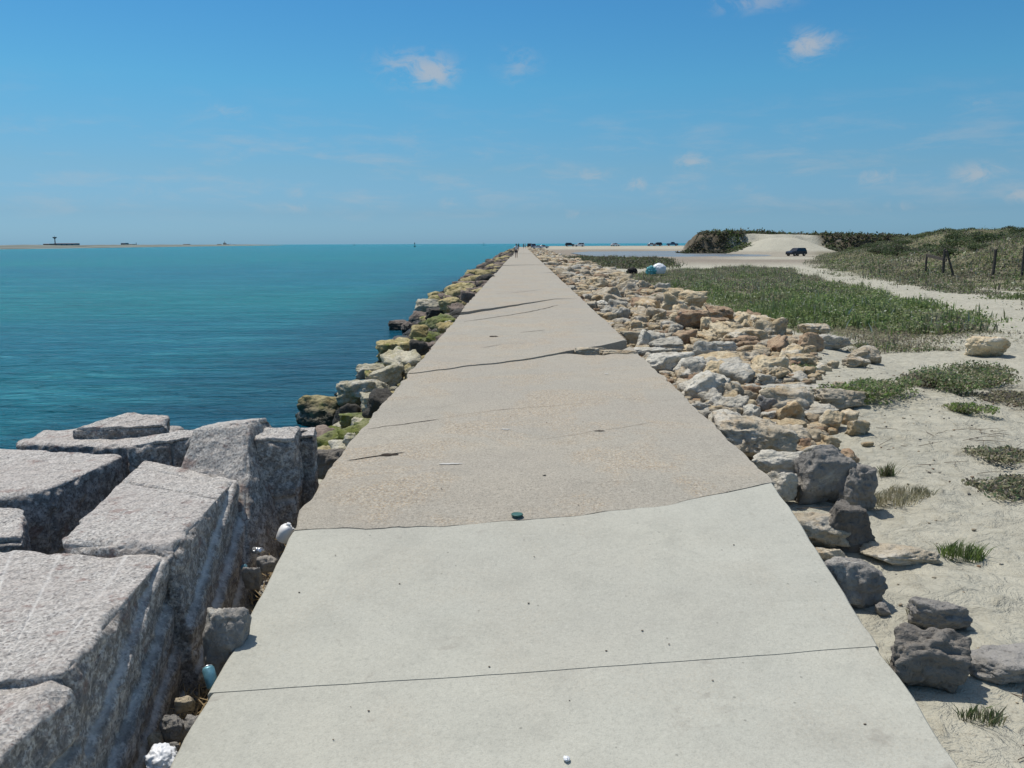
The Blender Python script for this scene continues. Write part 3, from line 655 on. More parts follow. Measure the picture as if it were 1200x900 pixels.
HR = [
 (967, 1040, 647, 714, 'grey', 'rounded dark grey boulder overhanging the walkway edge', dict(ratio=.7, zg=-.5)),
 (1028, 1044, 706, 724, 'grey', 'small grey stone in the shadow of the rounded grey boulder', {}),
 (1046, 1146, 731, 815, 'dark', 'craggy dark brown rock, nearest of those lying in the sand', dict(ratio=.55, planes=16, rough=1.5)),
 (1077, 1143, 699, 745, 'grey', 'tan grey pointed rock right behind the craggy dark one', dict(ratio=.6)),
 (1146, 1240, 742, 806, 'grey', 'flat grey rock half buried at the right photo edge', dict(ratio=.7, flatk=.3)),
 (932, 996, 597, 643, 'cream', 'cream flat topped block beside the walkway edge', dict(ratio=.75, planes=8, sharp=36, zg=-.45)),
 (963, 1025, 586, 650, 'dark', 'dark rock streaked with white, behind the cream block', dict(ratio=.6, zg=-.5)),
 (1020, 1108, 620, 664, 'cream', 'pale low sandstone slab lying in the sand', dict(flatk=.2, ratio=.8)),
 (950, 996, 641, 662, 'cream', 'small tan stone below the cream flat topped block', dict(zg=-.52)),
 (937, 1006, 516, 590, 'grey', 'big angular grey boulder with a whitened top corner', dict(ratio=.6, planes=9, sharp=30, zg=-.45)),
 (984, 1028, 538, 598, 'grey', 'grey boulder leaning on the right of the big angular one', dict(ratio=.8, planes=6, sharp=14, zg=-.47, rough=1.5)),
 (884, 943, 523, 560, 'white', 'pale flat slab tilted against the walkway edge', dict(zg=-.3, ratio=.6)),
 (899, 940, 548, 586, 'white', 'pale chunky stone under the tilted flat slab', dict(zg=-.4)),
 (846, 934, 481, 536, 'cream', 'wide flaking tan and white rock by the walkway edge', dict(zg=-.35, ratio=.75, rough=1.4)),
 (944, 988, 474, 496, 'white', 'smooth white rounded boulder alone on the sand', dict(sharp=9)),
 (966, 1022, 450, 481, 'cream', 'tan humped boulder in front of the green clump', dict(sharp=12)),
 (888, 910, 462, 484, 'grey', 'small pointed grey stone beside the dry shrub', {}),
 (799, 866, 431, 478, 'white', 'large grey white boulder touching the walkway edge', dict(zg=-.35, ratio=.7, planes=10)),
 (752, 818, 410, 444, 'white', 'long grey white rock with a shaded hollow face', dict(zg=-.3, ratio=.6, planes=9)),
 (820, 884, 408, 440, 'honey', 'long honey brown boulder with a dark gap beneath it', dict(zg=-.35)),
 (763, 802, 394, 416, 'white', 'grey capped rock with rusty foot', dict(zg=-.25)),
 (789, 828, 401, 420, 'honey', 'rusty orange rock in front of the long honey boulder', dict(zg=-.3)),
 (832, 866, 400, 413, 'white', 'flat white stone above the long honey boulder', dict(zg=-.2)),
 (830, 862, 357, 374, 'brown', 'pinkish block with flat top near the grass edge', dict(zg=-.1, planes=8, sharp=30)),
 (793, 831, 361, 385, 'brown', 'brown boulder with deep shaded front', dict(zg=-.15)),
 (830, 860, 371, 388, 'brown', 'brown rock under the pinkish flat topped block', dict(zg=-.25)),
 (796, 829, 339, 362, 'honey', 'honey boulder standing at the grass edge', dict(zg=-.15)),
 (783, 803, 337, 350, 'honey', 'small honey rock left of the boulder at the grass edge', dict(zg=-.2)),
 (822, 836, 371, 392, 'honey', 'narrow upright yellow stone in the rubble', dict(zg=-.2)),
 (728, 771, 387, 404, 'cream', 'cream and rust rock beside the broken walkway corner', dict(zg=-.2)),
 (875, 903, 403, 422, 'honey', 'blocky honey rock by the green tuft', dict(zg=-.35)),
 (862, 992, 432, 466, 'white', 'wide pale green flat ledge of stone level with the sand', dict(flatk=.09, ratio=.8, sharp=40, planes=8)),
 (903, 928, 385, 400, 'honey', 'squared honey stone in front of the green grass', {}),
 (940, 974, 378, 395, 'cream', 'rounded cream stone right of the squared honey one', {}),
 (952, 996, 389, 410, 'white', 'whitish angular stone on the sand past the rubble', {}),
 (998, 1037, 404, 426, 'cream', 'flat cream boulder, farthest right of the rubble bank', dict(planes=8)),
 (992, 1024, 417, 432, 'cream', 'half buried cream stone in front of the flat cream boulder', {}),
 (920, 956, 392, 410, 'cream', 'low cream stone behind the green tuft', {}),
 (857, 902, 383, 407, 'honey', 'broad honey rock among the rubble top', dict(zg=-.3)),
 (882, 911, 368, 388, 'honey', 'honey rock against the bright green grass', dict(zg=-.35)),
 (926, 962, 413, 436, 'honey', 'orange and white stone right of the green tuft', {}),
 (878, 914, 419, 437, 'cream', 'cream low stone left of the green tuft', dict(zg=-.4)),
 (1140, 1184, 391, 419, 'honey', 'sandy tan lump alone near the track', dict(sharp=9)),
 (672, 716, 409, 418, 'cream', 'pale stone filling the left part of the broken walkway corner', dict(zg=-.07, flatk=.24, ratio=1.2, sharp=12)),
 (704, 748, 404, 420, 'cream', 'pale stone filling the broken corner at the walkway edge', dict(zg=-.07, flatk=.22, ratio=1.4, sharp=12)),
 (735, 800, 405, 418, 'white', 'flat whitish slab next to the broken walkway corner', dict(zg=-.12, flatk=.16)),
]
for i, (l, r, tp, bs, mt, lb, kw) in enumerate(HR): hrock(l, r, tp, bs, mt, lb, 500+i*3, **kw)
occR = list(occ); occ = []
GL = 'shore rocks between walkway and water'
HL = [
 (339, 414, 457, 501, 'olive', 'big golden topped boulder with black wet side, nearest in the water', dict(zg=-1.3, ratio=.75, sharp=12)),
 (390, 454, 438, 475, 'pale_shore', 'pale whitish boulder behind the golden topped one', dict(zg=-.85, sharp=14)),
 (418, 456, 459, 487, 'pale_shore', 'grey pale wedge rock against the walkway', dict(zg=-.7)),
 (433, 470, 424, 456, 'pale_shore', 'squat pale olive rock at the walkway side', dict(zg=-.7)),
 (438, 484, 396, 428, 'olive', 'large brownish boulder with dark hollow near the water', dict(zg=-1.05, sharp=12, rough=1.5)),
 (479, 503, 397, 424, 'black_shore', 'smooth black upright stone touching the walkway', dict(zg=-.6, ratio=.6, sharp=10)),
 (479, 501, 380, 401, 'olive', 'golden lumpy stone behind the black upright one', dict(zg=-.8)),
 (486, 520, 349, 369, 'pale_shore', 'cream fronted block at the water edge', dict(zg=-1.0)),
 (514, 547, 347, 369, 'olive', 'mossy yellow block next to the walkway', dict(zg=-.6)),
 (498, 543, 359, 379, 'black_shore', 'long dark rock below the mossy yellow block', dict(zg=-.9)),
 (489, 519, 373, 386, 'green_shore', 'flat green weedy stone on the shore', dict(zg=-.9)),
 (454, 482, 374, 387, 'brown_shore', 'low pink brown rock barely out of the water', dict(zg=-1.3)),
 (518, 556, 330, 352, 'olive', 'broad brown green rock shelf beside the walkway', dict(zg=-.8)),
 (535, 568, 322, 338, 'brown_shore', 'flat pinkish slab jutting over the water', dict(zg=-.8, flatk=.25)),
 (394, 438, 480, 502, 'green_shore', 'bright yellow green weedy rock at the walkway side', dict(zg=-.7)),
 (369, 402, 497, 522, 'green_shore', 'dark green weed covered rock low between the blocks and boulder', dict(zg=-1.0)),
 (366, 402, 523, 560, 'dark', 'flat dark grey rock between narrow block and walkway', dict(zg=-.5)),
 (400, 418, 506, 523, 'pale_shore', 'small pale rounded stone at the walkway edge', dict(zg=-.45)),
 (416, 460, 425, 444, 'pale_shore', 'flattish cream rock above the pale whitish boulder', dict(zg=-1.0)),
 (512, 538, 372, 384, 'green_shore', 'small mossy stone touching the walkway below the long dark rock', dict(zg=-.5)),
]
for i, (l, r, tp, bs, mt, lb, kw) in enumerate(HL): hrock(l, r, tp, bs, mt, lb, 900+i*3, group=GL, **kw)
occL = list(occ)
# crevice rocks
occ = []
for i, (l, r, tp, bs, mt, lb, z_) in enumerate([
 (238, 287, 711, 792, 'grey', 'grey boulder wedged between granite and walkway above the can', -.50), (186, 216, 838, 872, 'grey', 'grey stone in the gap at the bottom left', -.62),
 (214, 238, 838, 862, 'grey', 'small grey stone by the walkway side, below the can', -.55), (172, 192, 858, 884, 'cream', 'pale tan pebble stone beside the crumpled bag', -.66),
 (205, 226, 815, 835, 'cream', 'tan stone under the straw below the can', -.58), (282, 305, 660, 690, 'grey', 'grey stone deep in the gap above the wedged boulder', -.45),
 (300, 322, 650, 672, 'grey', 'small grey stone below the white jug', -.42), (196, 210, 868, 882, 'grey', 'tiny grey stone between the gap stones at bottom left', -.62)]):
    hrock(l, r, tp, bs, mt, lb, 1200+i, zg=z_, group='stones in the gap', ratio=.7)

# ------------------------------------------------------------------ rock variants, banks on both sides
VAR = [rock_mesh('rock_shape', 3000+i, 4, random.choice([5, 7, 10]), random.choice([30, 50, 80]), M['honey'], random.choice([1, 1.3, 1.7])) for i in range(26)]
VMD = [rock_mesh('rock_medium', 3200+i, 3, random.choice([5, 7, 9]), random.choice([50, 80]), M['honey'], 1.3) for i in range(14)]
VLO = [rock_mesh('rock_low', 3100+i, 2, 6, 70, M['honey'], 1.0) for i in range(8)]
def fill(region, n, size, occ_, seed, tries=60000, k=.8):
    r = np.random.default_rng(seed); out = []; cells = {}
    def add(x, y, rad):
        cells.setdefault((int(x), int(y)), []).append((x, y, rad))
    for a in occ_: add(*a)
    for _ in range(tries):
        x, y, s = region(r); rad = s*.5
        ok = True
        for i in (-1, 0, 1):
            for j in (-1, 0, 1):
                for (a, b, c) in cells.get((int(x)+i, int(y)+j), ()):
                    if (a-x)**2+(b-y)**2 < ((rad+c)*k)**2: ok = False; break
                if not ok: break
            if not ok: break
        if ok: add(x, y, rad); out.append((x, y, s))
        if len(out) >= n: break
    return out
def edgeR(y): return float(np.interp(y, [6, 8, 10, 12, 15, 18, 22, 30, 45, 70, 150], [2.2, 2.4, 3.0, 3.6, 4.7, 5.5, 5.7, 5.5, 6.2, 7.2, 8.5]))
def regR(r):
    y = 7.9+(r.random()**1.6)*110; e = edgeR(y); x = 1.95+(r.random()**1.05)*(e-1.9)+abs(r.normal(0, .35))
    s = r.choice([.16, .24, .36, .55, .85], p=[.22, .26, .28, .18, .06])*(1 if y < 60 else 1.2)*(.8 if y < 20 else 1)
    return x, y, s
pts = fill(regR, 4000, None, occR, 3, 26000, .62)
vis = [(x, y, s) for x, y, s in pts]
vis.sort(key=lambda p: -p[2]/p[1])
big, rest = vis[:146], vis[146:]
labR = {'honey': 'honey coloured limestone rock among many in the rubble bank right of the walkway', 'cream': 'cream limestone rock among many in the rubble bank right of the walkway', 'white': 'bleached grey white rock among many in the rubble bank right of the walkway', 'brown': 'rusty brown rock among many in the rubble bank right of the walkway', 'grey': 'grey rock among many in the rubble bank right of the walkway'}
def zonemat(x, y):
    if x < 3.0 and random.random() < .6: return random.choice(['white', 'white', 'cream'])
    return random.choices(['honey', 'cream', 'brown', 'white', 'grey'], [.5, .26, .15, .06, .03])[0]
def scatter(lst, matf, labs, group, zoff=0.0, hk=(.5, .95)):
    for (x, y, s) in lst:
        mt = matf(x, y); me = random.choice(VAR); h = s*random.uniform(*hk)
        o = link('rock', me, loc=(x, y, gz(x, y)+h*.30+zoff), rot=(random.uniform(-.45, .45), random.uniform(-.45, .45), random.uniform(0, 6.28)), scale=(s*random.uniform(.9, 1.2), s*random.uniform(.7, 1), h))
        setmat(o, M[mt]); tag(o, labs[mt], 'rock', group+' '+mt.replace('_shore', ''))
scatter(big, zonemat, labR, 'rubble bank rocks,')
def merged(lst, name, mats, label, hk=(.5, .9), cat='rubble', matw=None, lo=VLO):
    Vs = []; Fs = []; mi = []; n = 0
    data = []
    for me in lo:
        v = np.zeros(len(me.vertices)*3); me.vertices.foreach_get('co', v); f = np.array([p.vertices[:] for p in me.polygons]); data.append((v.reshape(-1, 3), f))
    for (x, y, s) in lst:
        v, f = random.choice(data); h = s*random.uniform(*hk); a = random.uniform(0, 6.28)
        q = v*np.array([s*random.uniform(.95, 1.3), s*random.uniform(.7, 1), h]); c_, s_ = math.cos(a), math.sin(a)
        q = np.stack([q[:, 0]*c_-q[:, 1]*s_+x, q[:, 0]*s_+q[:, 1]*c_+y, q[:, 2]+gz(x, y)+h*.28], 1)
        Vs.append(q); Fs.append(f+n); mi += [random.choices(range(len(mats)), matw)[0]]*len(f); n += len(v)
    me = mkmesh(name, np.vstack(Vs), np.vstack(Fs), None, lo is not VLO)
    for m_ in mats: me.materials.append(M[m_])
    me.polygons.foreach_set('material_index', np.array(mi, np.int32)); me.update()
    o = link(name, me); tag(o, label, cat, None, 'stuff'); return o
r = np.random.default_rng(17)
far = [(2.0+r.random()**1.1*(edgeR(y)-1.6), y, r.choice([.35, .5, .75, .9])) for y in 60+r.random(900)**1.4*280]
merged(rest[:900], 'rubble', ['honey', 'cream', 'brown', 'white'], 'smaller honey coloured rubble between the big rocks right of the walkway', matw=[.42, .30, .16, .12], lo=VMD, hk=(.5, .95))
merged(rest[900:]+far, 'rubble', ['honey', 'cream', 'brown', 'white'], 'small and distant honey coloured rubble filling the bank right of the walkway', matw=[.42, .32, .14, .12])
peb = []
for _ in range(2600):
    y = 8.0+r.random()**1.6*30; x = 1.86+r.random()**1.2*(edgeR(y)-1.2); peb.append((x, y, r.uniform(.05, .17)))
merged(peb, 'gravel', ['honey', 'cream', 'brown', 'white'], 'broken limestone chips between the larger rocks', matw=[.4, .35, .15, .1])
def regL(r):
    y = 6.6+(r.random()**1.5)*95; wl = float(np.interp(y, [0, 13, 19, 30, 45, 70, 400], [3.3, 3.3, 3.45, 3.85, 4.5, 4.9, 5.1]))
    x = XL-.18-r.random()*(wl*.95+XL); s = r.choice([.25, .4, .6, .9], p=[.22, .32, .34, .12])*(1 if y < 40 else 1.15); return x, y, s
ptsL = fill(regL, 4000, None, occL, 4, 9000, .62)
ptsL = [p for p in ptsL if p[1] > 15 or (p[1] > 8.5 and p[2] < .62 and p[0] > -3.0)]
gl = [(XL-.1-r_.random()*2.2, 6.2+r_.random()*12, r_.uniform(.07, .26)) for r_ in [random.Random(5)] for _ in range(900)]
ptsL.sort(key=lambda p: -p[2]/p[1]); bigL, restL = ptsL[:72], ptsL[72:]
merged(gl, 'gravel', ['green_shore', 'olive', 'pale_shore', 'brown_shore'], 'weedy stones filling the shore slope left of the walkway', matw=[.35, .3, .2, .15])
labL = {'olive': 'yellow stained rock among many on the shore slope left of the walkway', 'pale_shore': 'pale rock among many on the shore slope left of the walkway', 'green_shore': 'green weedy rock among many on the shore slope left of the walkway', 'black_shore': 'black wet rock among many on the shore slope left of the walkway', 'brown_shore': 'brown rock among many on the shore slope left of the walkway'}
def zoneL(x, y):
    if y < 22: return random.choices(['olive', 'pale_shore', 'green_shore', 'black_shore', 'brown_shore'], [.28, .27, .25, .08, .12])[0]
    return random.choices(['olive', 'pale_shore', 'green_shore', 'black_shore', 'brown_shore'], [.22, .03, .08, .27, .40])[0]
scatter(bigL, zoneL, labL, 'shore slope rocks,', .0, (.5, .8))
farL = [(XL-.3-r.random()*3.4, y, r.choice([.6, .9, 1.3])) for y in 100+r.random(420)**1.3*280]
merged(restL+farL, 'rubble', ['olive', 'brown_shore', 'black_shore'], 'small and distant dark rubble of the shore slope left of the walkway', matw=[.25, .45, .3])

# ------------------------------------------------------------------ vegetation
def blades(pos, hts, wds, cols, lean=.35, n=1, seed=0, curve=True):
    r = np.random.default_rng(seed); N = len(pos); a = r.uniform(0, 2*math.pi, N); l = r.uniform(0, lean, N)*hts; b = r.uniform(0, 2*math.pi, N)
    dx, dy = np.cos(a)*wds/2, np.sin(a)*wds/2; lx, ly = np.cos(b)*l, np.sin(b)*l
    p = pos; z0 = p[:, 2]-.02
    v = np.zeros((N, 5, 3))
    v[:, 0] = np.stack([p[:, 0]-dx*.6, p[:, 1]-dy*.6, z0], 1); v[:, 1] = np.stack([p[:, 0]+dx*.6, p[:, 1]+dy*.6, z0], 1)
    v[:, 2] = np.stack([p[:, 0]+dx+lx*.4, p[:, 1]+dy+ly*.4, p[:, 2]+hts*.55], 1); v[:, 3] = np.stack([p[:, 0]-dx+lx*.4, p[:, 1]-dy+ly*.4, p[:, 2]+hts*.55], 1)
    v[:, 4] = np.stack([p[:, 0]+lx, p[:, 1]+ly, p[:, 2]+hts], 1)
    base = np.arange(N)*5
    q = np.concatenate([np.stack([base, base+1, base+2], 1), np.stack([base, base+2, base+3], 1), np.stack([base+3, base+2, base+4], 1)])
    return v.reshape(-1, 3), q, np.repeat(cols, 5, 0)
GREENS = np.array([[.125, .175, .065], [.16, .225, .06], [.10, .135, .07], [.19, .235, .11], [.19, .18, .11], [.17, .145, .12], [.27, .245, .17]])
def wpoly(poly, z=-.6): return [tuple(P(a, b, z)[:2]) for a, b in poly]
TRW = wpoly(TRACKP, -.6)
def cover(name, poly, N, hr, wr, wts, seed, label, cat='plants', z=-.6, dens=None, tone=1.0, lean=.5, clump=.4, thr=-.25, blade=.3, soft=.25):
    r = np.random.default_rng(seed); wp = wpoly(poly, z) if dens != 'world' else poly
    xs_, ys_ = np.array([p[0] for p in wp]), np.array([p[1] for p in wp]); got = [];
    tot = 0
    while tot < N:
        M_ = N*2; x = r.uniform(xs_.min(), xs_.max(), M_); y = ys_.min()+(ys_.max()-ys_.min())*r.random(M_)**1.35
        k = inpoly(x+.8*n2(x, y, .8, seed)+soft*r.normal(size=M_), y+2.2*n2(x, y, .4, seed+1)+2.5*soft*r.normal(size=M_), wp) & (n2(x, y, clump, seed+2) > thr+.35*r.normal(size=M_)*.5)
        if name in ('low_plants', 'dune_plants'): k &= ~(inpoly(x+.15*r.normal(size=M_)+.35*n2(x, y, .6, 97), y+.6*r.normal(size=M_)+.8*n2(x, y, .6, 98), TRW) & (r.random(M_) < .985))
        got.append(np.stack([x[k], y[k]], 1)); tot += k.sum()
        if len(got) > 40: break
    xy = np.vstack(got)[:N]; x, y = xy[:, 0], xy[:, 1]; z_ = land(x, y)
    cl = n2(x, y, clump*1.3, seed+4); h = r.uniform(*hr, len(x))*(1+.45*cl)
    patch = n2(x, y, .35, seed+6)+.6*n2(x, y, 2.2, seed+7); w_ = r.uniform(*wr, len(x))
    ci = r.choice(len(GREENS), len(x), p=np.array(wts)/sum(wts)); c = GREENS[ci]
    c = np.where((patch > .18)[:, None] & (r.random(len(x)) < .8)[:, None], GREENS[r.choice([4, 5, 6], len(x))], c)
    lush = sm(.1, .5, n2(x, y, .16, seed+11)-.5*sm(30, 50, y)+.2); c = c*(1-.6*lush[:, None])+np.array([.14, .20, .06])*.6*lush[:, None]
    c = np.where((r.random(len(x)) < .06)[:, None], np.array([.34, .35, .27]), c)
    hn = n2(x, y, .75, seed+12)+.5*n2(x, y, 2.4, seed+13); h = h*np.clip(.62+1.05*hn, .22, 2.0); c = c*tone*r.uniform(.6, 1.35, len(x))[:, None]
    nb = int(len(x)*blade); h = np.clip(h, .04, 9)
    v, f, cc = blades(np.stack([x, y, z_], 1)[:nb], h[:nb], w_[:nb]*.6, c[:nb], lean, seed=seed)
    # leaves held flat or tilted through the height of the plants
    q0 = np.stack([x, y, z_+h*r.random(len(x))**.6], 1)[nb:]; m_ = len(q0); a = r.normal(size=(m_, 3)); a[:, 2] *= .5; a /= np.linalg.norm(a, axis=1)[:, None]
    b_ = np.cross(a, r.normal(size=(m_, 3))*.5+np.array([0, 0, 1.])); b_ /= np.linalg.norm(b_, axis=1)[:, None]; s_ = w_[nb:, None]
    lv = np.stack([q0-a*s_*.6, q0+b_*s_*.4, q0+a*s_*.7, q0-b_*s_*.4], 1).reshape(-1, 3); k0 = len(v)+np.arange(m_)*4
    v = np.vstack([v, lv]); f = np.vstack([f, np.stack([k0, k0+1, k0+2], 1), np.stack([k0, k0+2, k0+3], 1)]); cc = np.vstack([cc, np.repeat(c[nb:], 4, 0)])
    o = link(name, mkmesh(name, v, f, M['leaf'], False, {'tint': cc})); tag(o, label, cat, None, 'stuff'); return o
main = MAINP
cover('low_plants', main, 170000, (.10, .32), (.04, .09), [3, 2, 4, 1, 3.5, 4, 1], 61, 'dense green and purplish low plants between the rubble bank and the sand track', z=-.45, thr=-.75, blade=.28, tone=1.45, soft=.35)
cover('low_plants', [(640, 300.2), (700, 300.5), (780, 302), (790, 312), (735, 316), (690, 309), (660, 305)], 30000, (.15, .42), (.12, .24), [2, 1, 4, 1, 3, 3, .5], 62, 'dark olive strip of distant low plants beside the wet sand', z=-.9, tone=.85, thr=-2, blade=.3, soft=.6)
cover('grass', [(868, 352), (905, 352), (960, 362), (955, 381), (905, 376), (868, 366)], 14000, (.15, .35), (.015, .035), [2, 5, 0, 4, 0, 0, 0], 63, 'bright green fresh grass at the edge of the rubble', z=-.45, tone=1.3, thr=-1, blade=.6)
cover('sparse_plants', [(960, 384), (1150, 388), (1165, 408), (1010, 412), (960, 400)], 9000, (.04, .13), (.02, .05), [2, 1, 1, 1, 3, 3, 3], 64, 'sparse grey green plants fringing the bare sand', z=-.5, thr=.0, tone=1.3, blade=.15, soft=.4)
# dune cover in world coordinates
cover('dune_plants', [(84, 226), (150, 222), (150, 262), (84, 262)], 22000, (.3, .9), (.4, .8), [3, 1, 5, 1, 2, 1, 0], 70, 'green scrub band behind the pale sand heap', dens='world', tone=.62, clump=.1, thr=-1, blade=.1)
dune = [(25, 36), (27, 50), (27, 62), (31, 80), (40, 112), (56, 160), (75, 205), (110, 210), (110, 36)]
cover('dune_plants', dune, 150000, (.08, .34), (.10, .26), [2, 1, 4, 1, 3, 2.5, 1], 65, 'rough grass and low scrub covering the dune on the right', dens='world', tone=1.2, clump=.22, thr=-3, blade=.15)
cover('dune_plants', [(14, 27), (17.5, 34), (20, 42), (23, 52), (27, 62), (31, 70), (31, 50), (31, 30), (25, 22), (18, 22)], 34000, (.08, .30), (.04, .10), [2, 1, 3, 1, 3, 3, 2], 66, 'thin tufts on the sandy bank beyond the track', dens='world', tone=1.0, clump=.35, thr=.05, blade=.3)
cover('dune_plants', [(948, 306), (990, 298), (1215, 298), (1215, 356), (1165, 352), (1105, 347), (1078, 340), (1025, 328), (980, 318)], 90000, (.10, .36), (.05, .13), [2, 1, 3, 1, 3, 3, 2], 71, 'low olive and grey green plants between the sand track and the dune', z=-.75, tone=1.2, clump=.3, thr=-.18, blade=.25, soft=.4)
cover('dune_plants', [(50, 238), (60, 236), (75, 248), (120, 250), (130, 320), (68, 320)], 26000, (.4, .95), (.4, .8), [3, 1, 5, 1, 2, 1, 0], 67, 'green scrub along the top of the far scarp dune', dens='world', tone=.65, clump=.1, thr=-.6, blade=.1)
cover('dune_plants', [(54, 226), (62, 229), (63, 240), (55, 240)], 2500, (.4, .9), (.3, .6), [3, 3, 3, 1, 1, 0, 0], 68, 'green patch on the slope of the far scarp beside the pale sand heap', dens='world', clump=.1, thr=-.9, tone=.9)
cover('dune_plants', [(44, 226), (56, 227), (62, 237), (60, 242), (44, 246)], 6500, (.2, .6), (.3, .6), [1, 0, 4, 0, 3, 4, 0], 69, 'dark scrub clinging to the face of the far scarp', dens='world', clump=.3, thr=-.1, tone=.6)
def shrub_mesh(seed, n=900, leaf=.06, W=1, H=.7, tone=1.0, pal=(0, 2, 3), stems=True, fill_=.5):
    r = np.random.default_rng(seed); k = 7; cs = np.stack([r.uniform(-.33, .33, k)*W, r.uniform(-.33, .33, k)*W, r.uniform(.25, .62, k)*H], 1); rr = r.uniform(.2, .36, k)*W
    i = r.integers(0, k, n); d = r.normal(size=(n, 3)); d /= np.linalg.norm(d, axis=1)[:, None]; d[:, 2] *= .8*H/W*1.2
    p = cs[i]+d*rr[i][:, None]*(r.random(n)**fill_)[:, None]; p[:, 2] = np.abs(p[:, 2])
    a, b = r.normal(size=(n, 3)), r.normal(size=(n, 3)); a /= np.linalg.norm(a, axis=1)[:, None]; b -= a*(a*b).sum(1)[:, None]; b /= np.linalg.norm(b, axis=1)[:, None]
    s = leaf*r.uniform(.6, 1.4, n)[:, None]
    v = np.stack([p-a*s*.5, p+b*s*.3, p+a*s*.6, p-b*s*.3], 1).reshape(-1, 3); q = np.arange(n)*4
    f = np.stack([q, q+1, q+2, q+3], 1); c = GREENS[r.choice(pal, n)]*tone*r.uniform(.7, 1.3, n)[:, None]
    me = mkmesh('foliage', v, f, M['leaf'], False, {'tint': np.repeat(c, 4, 0)})
    bm = bmesh.new()
    for _ in range(6):
        a_ = r.uniform(0, 6.28); l_ = r.uniform(.2, .4)*W
        cyl(bm, (0, 0, -.05), (math.cos(a_)*l_, math.sin(a_)*l_, H*.5), .018*W, .006*W, 5)
    return me, bm_mesh('stem', bm, M['twig'])
def plant(name, meshes, loc, s, rz, label, cat, group=None):
    o = bpy.data.objects.new(name, None); COL.objects.link(o); o.location = loc; o.scale = s if hasattr(s, '__len__') else (s, s, s); o.rotation_euler = (0, 0, rz)
    link('foliage', meshes[0], o); link('stem', meshes[1], o); tag(o, label, cat, group); return o
SH = [shrub_mesh(70+i, 1300, .12, 2.0, 1.1, .8+.16*(i % 3), [(0, 2, 2), (2, 5, 2), (0, 2, 4)][i % 3]) for i in range(6)]
rs = random.Random(3); cnt = 0
while cnt < 170:
    y = rs.uniform(62, 180); fx = 24 if y < 64 else 24+(y-64)*.33; x = fx+rs.uniform(7, 42)
    if x/y > .66 or x/y < .34: continue
    s = rs.uniform(.6, 1.35); z = gz(x, y)
    plant('dune_shrub', rs.choice(SH), (x, y, z-.1), (s*1.2, s*1.2, s*rs.uniform(.65, 1.1)), rs.uniform(0, 6.28), 'dark green rounded shrub among many on the right hand dune', 'shrub', 'shrubs on the right hand dune'); cnt += 1
for k in range(24):
    y = rs.uniform(243, 270); x = rs.uniform(53+.21*(y-236), 112); s = rs.uniform(.9, 1.7)
    plant('dune_shrub', rs.choice(SH), (x, y, gz(x, y)-.2), (s*1.5, s*1.2, s*.62), rs.uniform(0, 6.28), 'green shrub among many along the top of the far scarp', 'shrub', 'shrubs on the far scarp')
clumps = [(1005, 470, .75, 'green leafy clump behind the tan humped boulder', (0, 1, 3)), (1040, 468, .8, 'broad green clump right of the tan humped boulder', (0, 0, 3)), (1125, 462, .85, 'green clump on the sand near the right edge, left of its neighbour', (0, 2, 3)),
          (1165, 455, .9, 'dusky green clump at the right photo edge', (0, 2, 4)), (1092, 452, .6, 'brownish dry clump between the two green clumps', (4, 5, 6)), (1142, 488, .42, 'small yellow green clump in front of the right edge clumps', (1, 3, 1)), (1185, 478, .7, 'purplish dry clump at the right edge', (4, 5, 5)),
          (908, 432, .42, 'bright green tuft between honey rocks', (1, 0, 3)), (932, 436, .45, 'second bright green tuft at the edge of the pale ledge', (1, 0, 3)), (920, 482, .46, 'dry olive shrub beside the small pointed grey stone', (4, 2, 4)), (852, 490, .22, 'tiny green tuft against the flaking tan rock', (1, 3, 0)),
          (884, 468, .35, 'green sprig on the rubble by the pale ledge', (0, 1, 2)), (1190, 545, .55, 'grey green weed in shade at the right edge', (2, 4, 5)), (1010, 408, .3, 'small leafy weed standing alone on the sand', (2, 4, 0)), (1195, 580, .5, 'purplish low weed at the right edge', (5, 4, 2)),
          (1008, 500, .16, 'dead brown tuft on the open sand', (4, 6, 5)), (860, 395, .25, 'dark green sprig among the honey rubble', (0, 2, 2)), (770, 352, .6, 'green tuft growing through the rubble', (0, 2, 0)), (745, 340, .5, 'dark tuft in the rubble near the walkway', (0, 2, 2)), (940, 520, .2, 'little dark sprig by the angular grey boulder', (4, 2, 2))]
for k, (px, py, W, lb, pal) in enumerate(clumps):
    b = G(px, py); me = shrub_mesh(200+k, int(1100+1900*W), .026+.014*W, W*1.3, W*(.46 if px < 1180 else .3), 1.45, tuple(pal)+(4, 6), fill_=.5)
    plant('green_clump', me, b+Vector((0, W*.3, -.03)), 1, 0, lb, 'plant')
def tuft(px, py, n, h, w_, pal, lb, rad=.12, cat='grass tuft', tone=1.0, lean=.9):
    b = G(px, py); r = np.random.default_rng(int(px)); a = r.uniform(0, 6.28, n); d = r.random(n)**.6*rad
    p = np.stack([np.cos(a)*d, np.sin(a)*d*.6, np.zeros(n)], 1)
    v, f, c = blades(p, r.uniform(.4, 1, n)*h, np.full(n, w_), GREENS[r.choice(pal, n)]*tone*r.uniform(.7, 1.4, n)[:, None], lean, seed=int(px))
    o = link('grass_tuft', mkmesh('grass_tuft', v, f, M['leaf'], False, {'tint': c}), loc=b); tag(o, lb, cat)
tuft(1128, 652, 260, .13, .007, (0, 1, 3), 'small green grass tuft on the open sand', .15)
tuft(1040, 560, 160, .17, .006, (0, 4, 4), 'thin green weed beside the angular grey boulder', .07)
tuft(1045, 590, 420, .12, .006, (6, 6, 4), 'dry orange straw heap right of the grey boulders', .22, tone=1.6)
tuft(1065, 580, 320, .1, .006, (6, 6, 4), 'second dry straw heap beside the first', .2, tone=1.4)
